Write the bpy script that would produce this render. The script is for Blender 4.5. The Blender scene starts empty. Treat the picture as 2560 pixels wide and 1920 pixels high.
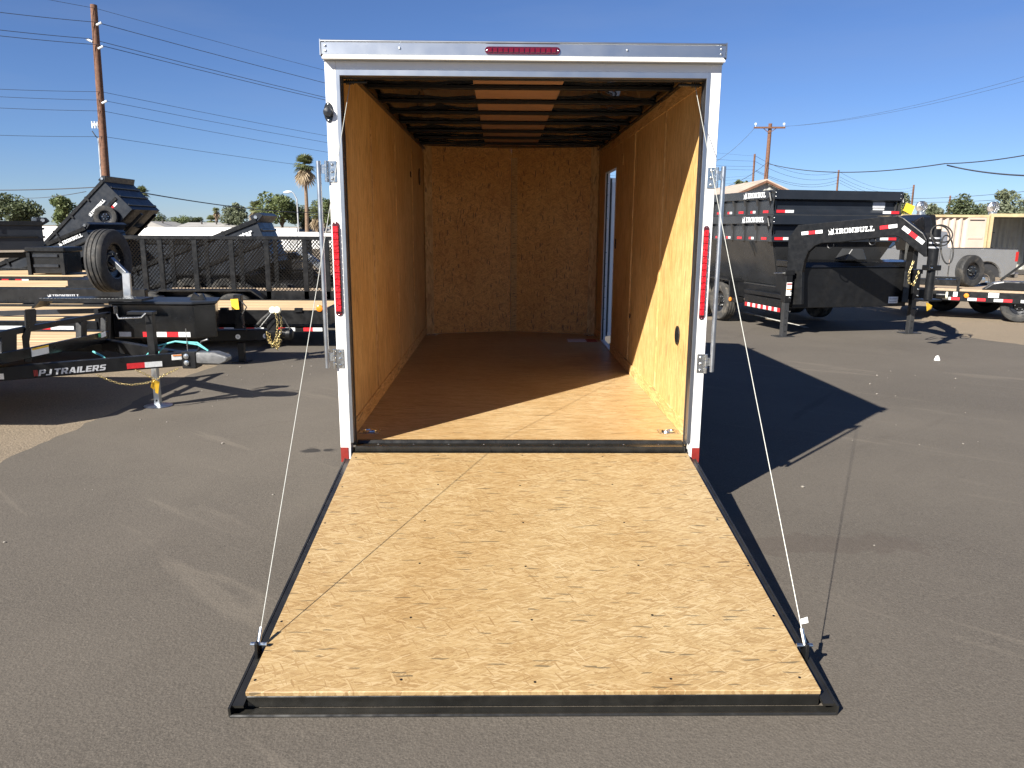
import bpy, bmesh, math, random
from mathutils import Vector, Matrix
from math import sin, cos, pi, radians, atan2, sqrt
random.seed(11)
SC = bpy.context.scene
COL = SC.collection

# ------------------------------------------------------------------ camera
F_PX, PITCH, YAW, ROLL, CAM_H = 1869.7, .2062, .0155, .0059, 1.6235
_c, _s = cos(YAW), sin(YAW); _cp, _sp = cos(PITCH), sin(PITCH); _cr, _sr = cos(ROLL), sin(ROLL)
_r0 = Vector((_c, -_s, 0)); _u0 = Vector((_s*_sp, _c*_sp, _cp)); FWD = Vector((_s*_cp, _c*_cp, -_sp))
RGT = _cr*_r0 + _sr*_u0; UPV = -_sr*_r0 + _cr*_u0
CAM = Vector((0, 0, CAM_H))
cam_data = bpy.data.cameras.new('camera'); cam = bpy.data.objects.new('camera', cam_data); COL.objects.link(cam)
cam_data.sensor_width = 36; cam_data.lens = F_PX/2560*36; cam_data.clip_end = 6000; cam_data.clip_start = .05
m = Matrix.Identity(4)
for i in range(3):
    m[i][0] = RGT[i]; m[i][1] = UPV[i]; m[i][2] = -FWD[i]; m[i][3] = CAM[i]
cam.matrix_world = m
SC.camera = cam

# ------------------------------------------------------------------ light
SUN = Vector((-.985, -1.10, 1.0)).normalized()
EL = math.asin(SUN.z); AZ = atan2(SUN.x, SUN.y)
w = bpy.data.worlds.new('World'); SC.world = w; w.use_nodes = True
nt = w.node_tree; nt.nodes.clear()
wo = nt.nodes.new('ShaderNodeOutputWorld'); bg = nt.nodes.new('ShaderNodeBackground')
sky = nt.nodes.new('ShaderNodeTexSky'); sky.sky_type = 'NISHITA'; sky.sun_disc = False
sky.sun_elevation = EL; sky.sun_rotation = AZ; sky.altitude = 1500; sky.air_density = 1.0; sky.dust_density = .1; sky.ozone_density = 4.0
# thin, even high cloud all round the sky, a little denser low down
tc = nt.nodes.new('ShaderNodeTexCoord'); mp = nt.nodes.new('ShaderNodeMapping'); mp.inputs['Scale'].default_value = (1.3, 1.3, 7)
nz = nt.nodes.new('ShaderNodeTexNoise'); nz.inputs['Scale'].default_value = 2.4; nz.inputs['Detail'].default_value = 7; nz.inputs['Roughness'].default_value = .55
cr = nt.nodes.new('ShaderNodeValToRGB'); cr.color_ramp.elements[0].position = .45; cr.color_ramp.elements[1].position = .9
cr.color_ramp.elements[1].color = (.2, .2, .2, 1)
mx = nt.nodes.new('ShaderNodeMix'); mx.data_type = 'RGBA'; mx.inputs[7].default_value = (4.6, 4.9, 5.3, 1)
nt.links.new(tc.outputs['Generated'], mp.inputs[0]); nt.links.new(mp.outputs[0], nz.inputs['Vector']); nt.links.new(nz.outputs[0], cr.inputs[0])
nt.links.new(cr.outputs[0], mx.inputs[0]); nt.links.new(sky.outputs[0], mx.inputs[6]); tn = nt.nodes.new('ShaderNodeMix'); tn.data_type = 'RGBA'; tn.blend_type = 'MULTIPLY'; tn.inputs[0].default_value = 1; tn.inputs[7].default_value = (.565, .655, .855, 1)
nt.links.new(mx.outputs[2], tn.inputs[6]); nt.links.new(tn.outputs[2], bg.inputs[0])
nt.links.new(bg.outputs[0], wo.inputs[0])
bg.inputs[1].default_value = .052
sd = bpy.data.lights.new('sun', 'SUN'); sd.energy = 5.0; sd.angle = radians(.53); sd.color = (1, .95, .86)
so = bpy.data.objects.new('sun', sd); COL.objects.link(so); so.location = (-20, -22, 20)
so.rotation_euler = SUN.to_track_quat('Z', 'Y').to_euler()
SC.view_settings.view_transform = 'Standard'; SC.view_settings.look = 'None'
SC.view_settings.exposure = 1.36; SC.view_settings.gamma = 1
SC.cycles.diffuse_bounces = 8; SC.cycles.max_bounces = 12; SC.cycles.use_denoising = True

# ------------------------------------------------------------------ pixel -> place helpers
GZ = [(-60, .1), (-5, .1), (0, .06), (2.3, 0), (7.2, -.14), (12.2, -.25), (16, -.29), (60, -.3), (4000, -.3)]
def gz(y):
    for (a, za), (b, zb) in zip(GZ, GZ[1:]):
        if y <= b: return za + (zb-za)*(y-a)/(b-a)
    return GZ[-1][1]
def ray(u, v): return FWD + RGT*((u-1280)/F_PX) + UPV*((960-v)/F_PX)
def at(u, v, Y):
    d = ray(u, v); return CAM + d*(Y/d.y)
def onx(u, v, X):
    d = ray(u, v); return CAM + d*(X/d.x)
def gnd(u, v):
    z = 0
    for _ in range(12):
        d = ray(u, v); p = CAM + d*((z-CAM_H)/d.z); z = gz(p.y)
    return p
def vpl(u, v, A, B):
    n = Vector((-(B[1]-A[1]), B[0]-A[0])); d = ray(u, v)
    t = (n.x*A[0] + n.y*A[1])/(n.x*d.x + n.y*d.y); return CAM + d*t

# ------------------------------------------------------------------ mesh builder
def V(*a): return Vector(a)
class MB:
    def __init__(s, xf=None): s.bm = bmesh.new(); s.xf = xf
    def vt(s, p):
        p = Vector(p); return s.bm.verts.new(s.xf @ p if s.xf else p)
    def fc(s, vs):
        try: return s.bm.faces.new(vs)
        except ValueError: return None
    def hexa(s, P):
        v = [s.vt(p) for p in P]
        for f in ((0,3,2,1),(4,5,6,7),(0,1,5,4),(1,2,6,5),(2,3,7,6),(3,0,4,7)): s.fc([v[i] for i in f])
        return s
    def box(s, x0, x1, y0, y1, z0, z1):
        return s.hexa([(x0,y0,z0),(x1,y0,z0),(x1,y1,z0),(x0,y1,z0),(x0,y0,z1),(x1,y0,z1),(x1,y1,z1),(x0,y1,z1)])
    def bar(s, p, q, w, h, up=(0,0,1)):
        p, q = Vector(p), Vector(q); d = (q-p).normalized(); up = Vector(up)
        if abs(d.dot(up)) > .99: up = Vector((0,1,0))
        sx = d.cross(up).normalized()*(w/2); sz = sx.cross(d).normalized()*(h/2)
        return s.hexa([p-sx-sz, p+sx-sz, q+sx-sz, q-sx-sz, p-sx+sz, p+sx+sz, q+sx+sz, q-sx+sz])
    def ring(s, c, ax, r, n, ph=0, ref=None):
        ax = Vector(ax).normalized(); ref = Vector(ref) if ref else (Vector((0,0,1)) if abs(ax.z) < .9 else Vector((1,0,0)))
        a = ax.cross(ref).normalized(); b = ax.cross(a).normalized()
        return [s.vt(Vector(c) + a*(r*cos(2*pi*i/n+ph)) + b*(r*sin(2*pi*i/n+ph))) for i in range(n)]
    def cyl(s, p, q, r, n=14, r2=None, cap=True):
        p, q = Vector(p), Vector(q); ax = q-p
        A = s.ring(p, ax, r, n); B = s.ring(q, ax, r if r2 is None else r2, n)
        for i in range(n): s.fc([A[i], A[(i+1)%n], B[(i+1)%n], B[i]])
        if cap: s.fc(A[::-1]); s.fc(B)
        return s
    def lathe(s, c, ax, prof, n=24, closed=False):
        ax = Vector(ax).normalized(); c = Vector(c)
        R = [s.ring(c+ax*t, ax, max(r, 1e-4), n) for r, t in prof]
        pr = list(zip(R, R[1:])) + ([(R[-1], R[0])] if closed else [])
        for A, B in pr:
            for i in range(n): s.fc([A[i], A[(i+1)%n], B[(i+1)%n], B[i]])
        return s
    def tube(s, pts, r, n=8, closed=False):
        pts = [Vector(p) for p in pts]; R = []
        m = len(pts); rr = r if isinstance(r, (list, tuple)) else [r]*m
        ref = None
        for i, p in enumerate(pts):
            a = pts[(i-1) % m] if (closed or i) else p; b = pts[(i+1) % m] if (closed or i < m-1) else p
            d = (b-a).normalized()
            if ref is None: ref = Vector((0,0,1)) if abs(d.z) < .9 else Vector((1,0,0))
            x = d.cross(ref).normalized(); ref = x.cross(d).normalized()
            R.append([s.vt(p + x*(rr[i]*cos(2*pi*k/n)) + ref*(rr[i]*sin(2*pi*k/n))) for k in range(n)])
        for A, B in list(zip(R, R[1:])) + ([(R[-1], R[0])] if closed else []):
            for k in range(n): s.fc([A[k], A[(k+1)%n], B[(k+1)%n], B[k]])
        if not closed: s.fc(R[0][::-1]); s.fc(R[-1])
        return s
    def prism(s, poly, vec):
        vec = Vector(vec); A = [s.vt(p) for p in poly]; B = [s.vt(Vector(p)+vec) for p in poly]; n = len(A)
        s.fc(A[::-1]); s.fc(B)
        for i in range(n): s.fc([A[i], A[(i+1)%n], B[(i+1)%n], B[i]])
        return s
    def quad(s, *P): s.fc([s.vt(p) for p in P]); return s
    def grid(s, fn, nu, nv):
        g = [[s.vt(fn(i/nu, j/nv)) for j in range(nv+1)] for i in range(nu+1)]
        for i in range(nu):
            for j in range(nv): s.fc([g[i][j], g[i+1][j], g[i+1][j+1], g[i][j+1]])
        return s
    def build(s, name, mat, parent=None, smooth=False, bevel=0, seg=1):
        bm = s.bm
        bm.normal_update()
        if bevel:
            bmesh.ops.recalc_face_normals(bm, faces=bm.faces); bm.normal_update()
            es = [e for e in bm.edges if len(e.link_faces) == 2 and e.calc_face_angle(0) > .5]
            bmesh.ops.bevel(bm, geom=es, offset=bevel, segments=seg, affect='EDGES', profile=.6, clamp_overlap=True)
        bmesh.ops.recalc_face_normals(bm, faces=bm.faces)
        o = wl(parent); 
        if parent is not None and o.length > 0: bmesh.ops.translate(bm, vec=-o, verts=bm.verts)
        me = bpy.data.meshes.new(name); bm.to_mesh(me); bm.free()
        return link(name, me, mat, parent, smooth)
WL = {}
def wl(o): return WL.get(o.as_pointer(), Vector()) if o is not None else Vector()
def link(name, me, mat, parent=None, smooth=False):
    if me and mat:
        if not len(me.materials): me.materials.append(MATS[mat])
    if smooth and me: 
        for p in me.polygons: p.use_smooth = True
        me.set_sharp_from_angle(angle=radians(35))
    ob = bpy.data.objects.new(name, me); COL.objects.link(ob)
    if parent is not None: ob.parent = parent; WL[ob.as_pointer()] = wl(parent).copy()
    else: WL[ob.as_pointer()] = Vector()
    return ob
def tag(o, label, cat, group=None):
    o['label'] = label; o['category'] = cat
    if group: o['group'] = group
    return o
def thing(name, label, cat, loc, group=None):
    o = bpy.data.objects.new(name, None); COL.objects.link(o); o.location = loc; o.empty_display_size = .2
    WL[o.as_pointer()] = Vector(loc); return tag(o, label, cat, group)
def group_part(name, parent):
    o = bpy.data.objects.new(name, None); COL.objects.link(o); o.parent = parent; o.empty_display_size = .1
    WL[o.as_pointer()] = wl(parent).copy(); return o
def inst(name, me, parent, mw):
    o = bpy.data.objects.new(name, me); COL.objects.link(o)
    if parent is not None: o.parent = parent; mw = Matrix.Translation(-wl(parent)) @ mw
    o.matrix_basis = mw; WL[o.as_pointer()] = mw.translation.copy() + wl(parent); return o
def struct(o): o['kind'] = 'structure'; return o
def frame(o, x, y=None, z=None):
    """matrix from origin and axis vectors"""
    x = Vector(x).normalized(); y = Vector(y).normalized(); z = x.cross(y).normalized(); y = z.cross(x)
    M = Matrix.Identity(4)
    for i in range(3): M[i][0], M[i][1], M[i][2], M[i][3] = x[i], y[i], z[i], o[i]
    return M

# ------------------------------------------------------------------ lettering (flat outlines)
LET = {
'I': (.5, [[(0,0),(.5,0),(.5,.17),(.36,.17),(.36,.83),(.5,.83),(.5,1),(0,1),(0,.83),(.14,.83),(.14,.17),(0,.17)]]),
'R': (.86, [[(0,0),(.42,0),(.42,.17),(.34,.17),(.34,.36),(.42,.36),(.56,0),(.86,0),(.86,.17),(.76,.17),(.66,.40),(.8,.52),(.8,.86),(.66,1),(0,1),(0,.83),(.12,.83),(.12,.17),(0,.17)], [(.34,.54),(.54,.54),(.58,.6),(.58,.78),(.54,.83),(.34,.83)]]),
'O': (.8, [[(.14,0),(.66,0),(.8,.14),(.8,.86),(.66,1),(.14,1),(0,.86),(0,.14)], [(.22,.22),(.27,.17),(.53,.17),(.58,.22),(.58,.78),(.53,.83),(.27,.83),(.22,.78)]]),
'N': (.92, [[(0,0),(.38,0),(.38,.17),(.3,.17),(.3,.62),(.62,0),(.82,0),(.82,.83),(.92,.83),(.92,1),(.54,1),(.54,.83),(.62,.83),(.62,.38),(.3,1),(0,1),(0,.83),(.1,.83),(.1,.17),(0,.17)]]),
'B': (.82, [[(0,0),(.68,0),(.82,.14),(.82,.42),(.74,.5),(.82,.58),(.82,.86),(.68,1),(0,1),(0,.83),(.12,.83),(.12,.17),(0,.17)], [(.34,.17),(.56,.17),(.6,.22),(.6,.38),(.56,.42),(.34,.42)], [(.34,.58),(.56,.58),(.6,.62),(.6,.78),(.56,.83),(.34,.83)]]),
'U': (.9, [[(.22,0),(.68,0),(.82,.14),(.82,.83),(.9,.83),(.9,1),(.54,1),(.54,.83),(.6,.83),(.6,.22),(.55,.17),(.35,.17),(.3,.22),(.3,.83),(.36,.83),(.36,1),(0,1),(0,.83),(.08,.83),(.08,.14)]]),
'L': (.76, [[(0,0),(.76,0),(.76,.36),(.58,.36),(.58,.17),(.34,.17),(.34,.83),(.46,.83),(.46,1),(0,1),(0,.83),(.12,.83),(.12,.17),(0,.17)]]),
'*': (1.25, [[(0,-.1),(.14,-.18),(.24,.2),(.36,.14),(.44,-.14),(.58,-.16),(.56,.08),(.66,.04),(.72,-.16),(.86,-.12),(.82,.18),(1.0,-.02),(1.16,-.1),(1.1,.1),(.94,.34),(1.0,.52),(.94,.74),(1.06,1.06),(1.0,1.22),(.9,.92),(.76,.88),(.6,1.0),(.46,1.2),(.5,.96),(.62,.76),(.44,.66),(.26,.56),(.12,.68),(.06,.9),(-.02,.96),(.02,.7),(.14,.46),(.12,.2)]]),

' ': (.1, []),
'p': (.74, [[(0,0),(.24,0),(.24,.34),(.6,.34),(.74,.46),(.74,.88),(.62,1),(0,1)], [(.24,.53),(.5,.53),(.5,.81),(.24,.81)]]),
'j': (.6, [[(0,0),(.46,0),(.6,.12),(.6,1),(.36,1),(.36,.2),(0,.2)]]),
't': (.76, [[(.26,0),(.5,0),(.5,.8),(.76,.8),(.76,1),(0,1),(0,.8),(.26,.8)]]),
'r': (.78, [[(0,0),(.24,0),(.24,.34),(.36,.34),(.52,0),(.8,0),(.61,.36),(.74,.46),(.74,.88),(.62,1),(0,1)], [(.24,.53),(.5,.53),(.5,.81),(.24,.81)]]),
'a': (.86, [[(0,0),(.25,0),(.3,.19),(.56,.19),(.61,0),(.86,0),(.58,1),(.28,1)], [(.35,.38),(.51,.38),(.43,.74)]]),
'i': (.24, [[(0,0),(.24,0),(.24,1),(0,1)]]),
'l': (.64, [[(0,0),(.66,0),(.66,.2),(.24,.2),(.24,1),(0,1)]]),
'e': (.7, [[(0,0),(.7,0),(.7,.2),(.24,.2),(.24,.4),(.64,.4),(.64,.6),(.24,.6),(.24,.8),(.7,.8),(.7,1),(0,1)]]),
's': (.72, [[(0,0),(.6,0),(.72,.12),(.72,.48),(.6,.6),(.24,.6),(.24,.8),(.7,.8),(.7,1),(.12,1),(0,.88),(0,.52),(.12,.4),(.48,.4),(.48,.2),(0,.2)]]),
}
TXT = {}
def slab_mesh(text):
    if text in TXT: return TXT[text]
    cu = bpy.data.curves.new('lettering', 'CURVE'); cu.dimensions = '2D'; cu.fill_mode = 'BOTH'; x = 0
    for ch in text:
        wd, loops = LET[ch]
        for lp in loops:
            sp = cu.splines.new('POLY'); sp.points.add(len(lp)-1); sp.use_cyclic_u = True
            for p, (a, b) in zip(sp.points, lp): p.co = (a+x+(b*.2 if ch.islower() else 0), b, 0, 1)
        x += wd+.09
    return _tomesh(text, cu, x)
def font_mesh(text, bold=.02, shear=0, space=1):
    k = text+str(shear)
    if k in TXT: return TXT[k]
    cu = bpy.data.curves.new('lettering', 'FONT'); cu.body = text; cu.offset = bold; cu.shear = shear; cu.space_character = space; cu.space_word = .5
    return _tomesh(k, cu, None)
def _tomesh(k, cu, wd):
    ob = bpy.data.objects.new('tmp', cu); COL.objects.link(ob)
    dg = bpy.context.evaluated_depsgraph_get(); dg.update()
    me = bpy.data.meshes.new_from_object(ob.evaluated_get(dg)); me.name = 'lettering'
    bpy.data.objects.remove(ob); bpy.data.curves.remove(cu)
    xs = [v.co.x for v in me.vertices]; ys = [v.co.y for v in me.vertices]
    for v in me.vertices: v.co.x -= min(xs)
    TXT[k] = (me, max(xs)-min(xs), max(ys)); return TXT[k]
def letter(mesh, mat, parent, p0, p1, up, height=None, off=.003, name='lettering'):
    """lettering whose baseline runs p0->p1, 'up' the letters' up, lifted off along the normal"""
    me, wd, ht = mesh; me = me.copy(); me.materials.clear(); me.materials.append(MATS[mat])
    p0, p1 = Vector(p0), Vector(p1); x = p1-p0; M = frame(p0, x, up)
    n = Vector((M[0][2], M[1][2], M[2][2])); M.translation = p0 + n*off
    sx = x.length/wd; sy = (height/ht) if height else sx
    return inst(name, me, parent, M @ Matrix.Diagonal((sx, sy, 1, 1)))
def plate(name, mat, parent, p0, p1, up, h, off=.004, th=.003, xf=None):
    """thin plate: lower edge p0->p1, height h along up"""
    p0, p1 = Vector(p0), Vector(p1); x = (p1-p0).normalized(); n = x.cross(Vector(up)).normalized(); up = n.cross(x)
    b = MB(xf); a = n*off
    b.prism([p0+a, p1+a, p1+a+up*h, p0+a+up*h], n*th); return b.build(name, mat, parent)
def tape(parent, p0, p1, up, h, cols, off=.004, gap=0, name='reflector', xf=None):
    p0, p1 = Vector(p0), Vector(p1); n = len(cols); d = (p1-p0)/n
    for i, c in enumerate(cols):
        if c == ' ': continue
        plate(name, {'r': 'tape_red', 'w': 'tape_white', 'a': 'amber'}[c], parent, p0+d*(i+gap), p0+d*(i+1-gap), up, h, off, xf=xf)

# ------------------------------------------------------------------ materials
MATS = {}
def nm(name):
    m = bpy.data.materials.new(name); m.use_nodes = True; n = m.node_tree; MATS[name] = m
    return m, n, n.nodes['Principled BSDF']
def N(n, t, **k):
    x = n.nodes.new(t)
    for a, b in k.items():
        if a.startswith('i_'): x.inputs[a[2:].replace('_', ' ')].default_value = b
        else: setattr(x, a, b)
    return x
def mix(n, fac, a, b, bt='MIX'):
    x = N(n, 'ShaderNodeMix', data_type='RGBA', blend_type=bt)
    for i, s in ((0, fac), (6, a), (7, b)):
        if hasattr(s, 'is_output'): n.links.new(s, x.inputs[i])
        else: x.inputs[i].default_value = s if not isinstance(s, tuple) else (s+(1,))[:4]
    return x.outputs[2]
def ramp(n, src, stops):
    r = N(n, 'ShaderNodeValToRGB'); n.links.new(src, r.inputs[0]); e = r.color_ramp.elements
    while len(e) < len(stops): e.new(.5)
    for k, (p, c) in zip(e, stops): k.position = p; k.color = ((c, c, c) if not isinstance(c, tuple) else c)+(1,)
    return r.outputs[0]
def noise(n, vec, scale, detail=4, rough=.55, dist=0):
    x = N(n, 'ShaderNodeTexNoise'); x.inputs['Scale'].default_value = scale; x.inputs['Detail'].default_value = detail
    x.inputs['Roughness'].default_value = rough; x.inputs['Distortion'].default_value = dist
    if vec: n.links.new(vec, x.inputs['Vector'])
    return x.outputs[0]
def bump(n, b, h, st, d=.01):
    x = N(n, 'ShaderNodeBump'); x.inputs['Strength'].default_value = st; x.inputs['Distance'].default_value = d
    n.links.new(h, x.inputs['Height']); n.links.new(x.outputs[0], b.inputs['Normal'])
def objc(n): return N(n, 'ShaderNodeTexCoord').outputs['Object']
def vscale(n, v, s):
    x = N(n, 'ShaderNodeVectorMath', operation='MULTIPLY'); n.links.new(v, x.inputs[0]); x.inputs[1].default_value = s; return x.outputs[0]
def pm(name, col, rough=.5, metal=0, var=.12, scale=5, bmp=0, bscale=60, rv=.12, coat=0, dirt=None, spec=.5):
    m, n, b = nm(name); v = objc(n)
    nz = noise(n, v, scale, 5)
    dk = tuple(c*(1-var) for c in col); lt = tuple(min(1, c*(1+var)) for c in col)
    c = ramp(n, nz, [(.3, dk), (.7, lt)])
    if dirt:
        c = mix(n, ramp(n, noise(n, v, scale*.6, 7, .65, .4), [(.5, 0.), (.72, dirt[1])]), c, dirt[0])
    n.links.new(c, b.inputs['Base Color'])
    r2 = ramp(n, noise(n, v, scale*2.3, 4), [(.3, max(.02, rough-rv)), (.7, min(1, rough+rv))]); n.links.new(r2, b.inputs['Roughness'])
    b.inputs['Metallic'].default_value = metal; b.inputs['Coat Weight'].default_value = coat; b.inputs['Coat Roughness'].default_value = .15
    b.inputs['Specular IOR Level'].default_value = spec
    if bmp: bump(n, b, noise(n, v, bscale, 3), bmp, .004)
    return m

def osb(name, along, across, flat, tones, strand=(.075, .011), dark=.035, wv=.35, rough=.58):
    """oriented strand board: long chips laid mostly one way. along/across/flat = 0,1,2 axes"""
    m, n, b = nm(name); v = objc(n)
    ax = [0, 0, 0]; ax[flat] = 1
    w = N(n, 'ShaderNodeTexNoise'); w.inputs['Scale'].default_value = 6; w.inputs['Detail'].default_value = 2; n.links.new(v, w.inputs['Vector'])
    sub = N(n, 'ShaderNodeVectorMath', operation='MULTIPLY_ADD'); n.links.new(w.outputs['Color'], sub.inputs[0])
    sub.inputs[1].default_value = (.03,)*3; n.links.new(v, sub.inputs[2]); v2 = sub.outputs[0]
    def layer(ang, k, off):
        r = N(n, 'ShaderNodeVectorRotate', rotation_type='AXIS_ANGLE'); r.inputs['Axis'].default_value = ax; r.inputs['Angle'].default_value = ang
        n.links.new(v2, r.inputs['Vector'])
        s = [1, 1, 1]; s[along] = 1/(strand[0]*k); s[across] = 1/(strand[1]*k); s[flat] = 30
        a = N(n, 'ShaderNodeVectorMath', operation='MULTIPLY_ADD'); n.links.new(r.outputs[0], a.inputs[0]); a.inputs[1].default_value = s; a.inputs[2].default_value = (off, off*1.7, off*.3)
        vo = N(n, 'ShaderNodeTexVoronoi'); vo.inputs['Scale'].default_value = 1; n.links.new(a.outputs[0], vo.inputs['Vector'])
        sp = N(n, 'ShaderNodeSeparateColor'); n.links.new(vo.outputs['Color'], sp.inputs[0])
        return sp.outputs[0], sp.outputs[1], vo.outputs['Distance']
    A = layer(.0, 1, 0); B = layer(wv, 1.25, 7.3); D = layer(-wv*1.3, .8, 13.1); E = layer(wv*3.1, .9, 21.7)
    def gt(s, t):
        x = N(n, 'ShaderNodeMath', operation='GREATER_THAN'); n.links.new(s, x.inputs[0]); x.inputs[1].default_value = t; return x.outputs[0]
    val = A[0]; dist = A[2]
    for L, t in ((B, .55), (D, .62), (E, .94)):
        g = gt(L[1], t); val = mix(n, g, val, L[0]); dist = mix(n, g, dist, L[2])
    fine = noise(n, vscale(n, v2, tuple(1/(strand[0]*.5) if i == along else 1/(strand[1]*.3) for i in range(3))), 1, 3, .6)
    v3 = mix(n, .25, val, fine)
    c = ramp(n, v3, [(0.08, tones[0]), (.35, tones[1]), (.62, tones[2]), (.9, tones[3])])
    c = mix(n, gt(A[1], 1-dark), c, (tones[0][0]*.62, tones[0][1]*.72, tones[0][2]*.9))
    c = mix(n, ramp(n, fine, [(.28, .5), (.42, 0.)]), c, tuple(t*.55 for t in tones[0]))
    big = ramp(n, noise(n, v, 1.6, 5, .6), [(.3, (.90, .80, .66)), (.7, (1.07, 1.06, 1.04))])
    c = mix(n, 1., c, big, 'MULTIPLY')
    n.links.new(c, b.inputs['Base Color']); b.inputs['Roughness'].default_value = rough
    hh = mix(n, .5, v3, dist); bump(n, b, hh, .22, .003)
    return m
T_RAMP = [(t[0]*.98, t[1]*.985, t[2]*1.1) for t in [(0.239, 0.152, 0.060), (0.302, 0.207, 0.088), (0.355, 0.257, 0.116), (0.411, 0.316, 0.165)]]
T_WALL = [tuple(a*b for a, b in zip(t, (1.06, 1.13, 1.26))) for t in [(0.404, 0.226, 0.084), (0.547, 0.327, 0.119), (0.629, 0.392, 0.149), (0.713, 0.470, 0.196)]]
osb('osb_ramp', 0, 1, 2, T_RAMP, (.06, .006), .016, .34)
osb('osb_floor', 0, 1, 2, [(t[0]*1.30, t[1]*1.30, t[2]*1.36) for t in T_RAMP], (.12, .008), .015, .2, .4)
osb('osb_wall', 2, 1, 0, T_WALL, (.12, .009), .012, .08)
osb('osb_nose', 2, 0, 1, [(t[0]*1.12, t[1]*.96, t[2]*.72) for t in T_WALL], (.05, .010), .03, .9)
osb('osb_trim', 1, 2, 0, [tuple(a*1.0 for a in t) for t in T_WALL], (.12, .01), .02, .15)

pm('white_paint', (.68, .67, .65), .32, 0, .03, 3, coat=.4, rv=.06, dirt=((.62, .58, .52), .25))
pm('white_metal', (.66, .66, .64), .4, 0, .03, 2)
pm('aluminium', (.40, .42, .45), .36, 1, .025, 3, rv=.03)
pm('galvanised', (.50, .52, .54), .36, 1, .06, 9, rv=.05)
pm('bow_black', (.004, .0045, .006), .5, 0, .1, 5)
pm('wire_rope', (.42, .42, .38), .4, .2, .1, 90)
pm('zinc', (.60, .61, .60), .28, 1, .15, 30, rv=.1)
pm('black_steel', (.0065, .0068, .0075), .36, 0, .25, 6, rv=.1, bmp=.10, bscale=220, spec=.35, dirt=((.045, .04, .034), .14))
pm('black_gloss', (.006, .0063, .007), .22, 0, .2, 5, rv=.06, coat=.3, dirt=((.05, .046, .04), .1))
pm('sill_black', (.013, .0125, .011), .3, 0, .25, 8, rv=.12, coat=.2, dirt=((.05, .045, .036), .3))
pm('dull_zinc', (.20, .20, .20), .5, .8, .15, 20)
pm('grey_steel', (.027, .028, .030), .30, 0, .16, 3, rv=.06, bmp=.04, bscale=160, spec=.6, dirt=((.07, .066, .06), .22))
pm('navy_steel', (.013, .016, .022), .38, 0, .16, 3, rv=.08, bmp=.05, spec=.4, dirt=((.045, .045, .045), .16))
pm('rubber', (.018, .018, .018), .75, 0, .3, 12, bmp=.25, bscale=80, dirt=((.12, .105, .085), .45))
pm('tyre_dusty', (.035, .033, .03), .85, 0, .3, 9, bmp=.25, bscale=80, dirt=((.20, .17, .13), .7))
pm('seal', (.02, .02, .022), .6, 0, .2, 12)
pm('plastic_black', (.014, .015, .017), .3, 0, .2, 20, rv=.08)
pm('rim_black', (.02, .021, .023), .25, .3, .2, 12)
pm('chrome', (.75, .76, .78), .12, 1, .05, 12, rv=.05)
pm('gold_chain', (.62, .50, .24), .32, 1, .2, 40)
pm('tag_yellow', (.78, .46, .03), .5, 0, .1, 25)
pm('tape_red', (.55, .018, .025), .35, 0, .15, 40, coat=.4)
pm('tape_white', (.62, .63, .63), .35, 0, .12, 40, coat=.4)
pm('refl_red', (.20, .018, .013), .4, 0, .15, 30, coat=.3)
pm('decal_white', (.72, .73, .73), .5, 0, .06, 20)
pm('decal_grey', (.45, .46, .48), .45, 0, .08, 20)
pm('decal_red', (.30, .025, .02), .45, 0, .08, 20)
pm('sticker', (.75, .75, .73), .5, 0, .06, 30)
pm('sticker_orange', (.70, .22, .03), .5, 0, .06, 30)
pm('sticker_green', (.05, .38, .14), .5, 0, .06, 30)
pm('amber', (.75, .22, .02), .25, 0, .1, 30, coat=.6)
pm('teal', (.13, .45, .45), .45, 0, .1, 20)
pm('ivory', (.72, .70, .55), .45, 0, .08, 20)
pm('paper', (.62, .55, .52), .8, 0, .06, 15)
pm('litter', (.82, .82, .80), .6, 0, .03, 15)
pm('silver_paint', (.30, .30, .30), .26, .6, .05, 4, coat=.6, rv=.05, dirt=((.28, .25, .21), .25))
pm('truck_trim', (.025, .025, .027), .6, 0, .1, 10)
pm('cream', (.43, .355, .295), .55, 0, .1, 1.2, rv=.1, dirt=((.55, .36, .26), .55))
pm('cream_frame', (.44, .35, .2), .5, 0, .12, 3, dirt=((.35, .18, .09), .5))
pm('dark_in', (.05, .045, .04), .8)
pm('shed_wall', (.33, .33, .30), .6, 0, .1, 4, dirt=((.36, .33, .28), .4))
pm('shed_roof', (.38, .31, .25), .7, 0, .2, 2.5, dirt=((.28, .19, .14), .5))
pm('wall_white', (.78, .78, .77), .6, 0, .03, .3, dirt=((.72, .71, .68), .3))
pm('house_roof', (.28, .27, .255), .85, 0, .12, .8)
pm('house_wall', (.55, .53, .50), .8, 0, .1, .8)
pm('pole_wood', (.13, .062, .036), .85, 0, .35, 7, bmp=.3, bscale=30)
pm('pole_grey', (.45, .46, .47), .5, .5, .1, 5)
pm('wire', (.04, .045, .055), .7, 0, .1, 1)
pm('insulator', (.62, .66, .70), .3)
pm('bark', (.11, .08, .055), .9, 0, .3, 6, bmp=.3)
pm('palm_bark', (.17, .115, .075), .9, 0, .3, 6, bmp=.3)
pm('tan_ceiling', (.42, .25, .155), .55, 0, .06, 4)
pm('pebble', (.20, .18, .155), .9, 0, .25, 40)
pm('line_paint', (.62, .61, .57), .8, 0, .15, 9, dirt=((.25, .23, .21), .8))

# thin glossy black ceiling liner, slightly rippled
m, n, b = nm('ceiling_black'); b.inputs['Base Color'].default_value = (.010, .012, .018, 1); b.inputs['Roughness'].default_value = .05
b.inputs['Specular IOR Level'].default_value = .6
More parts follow.
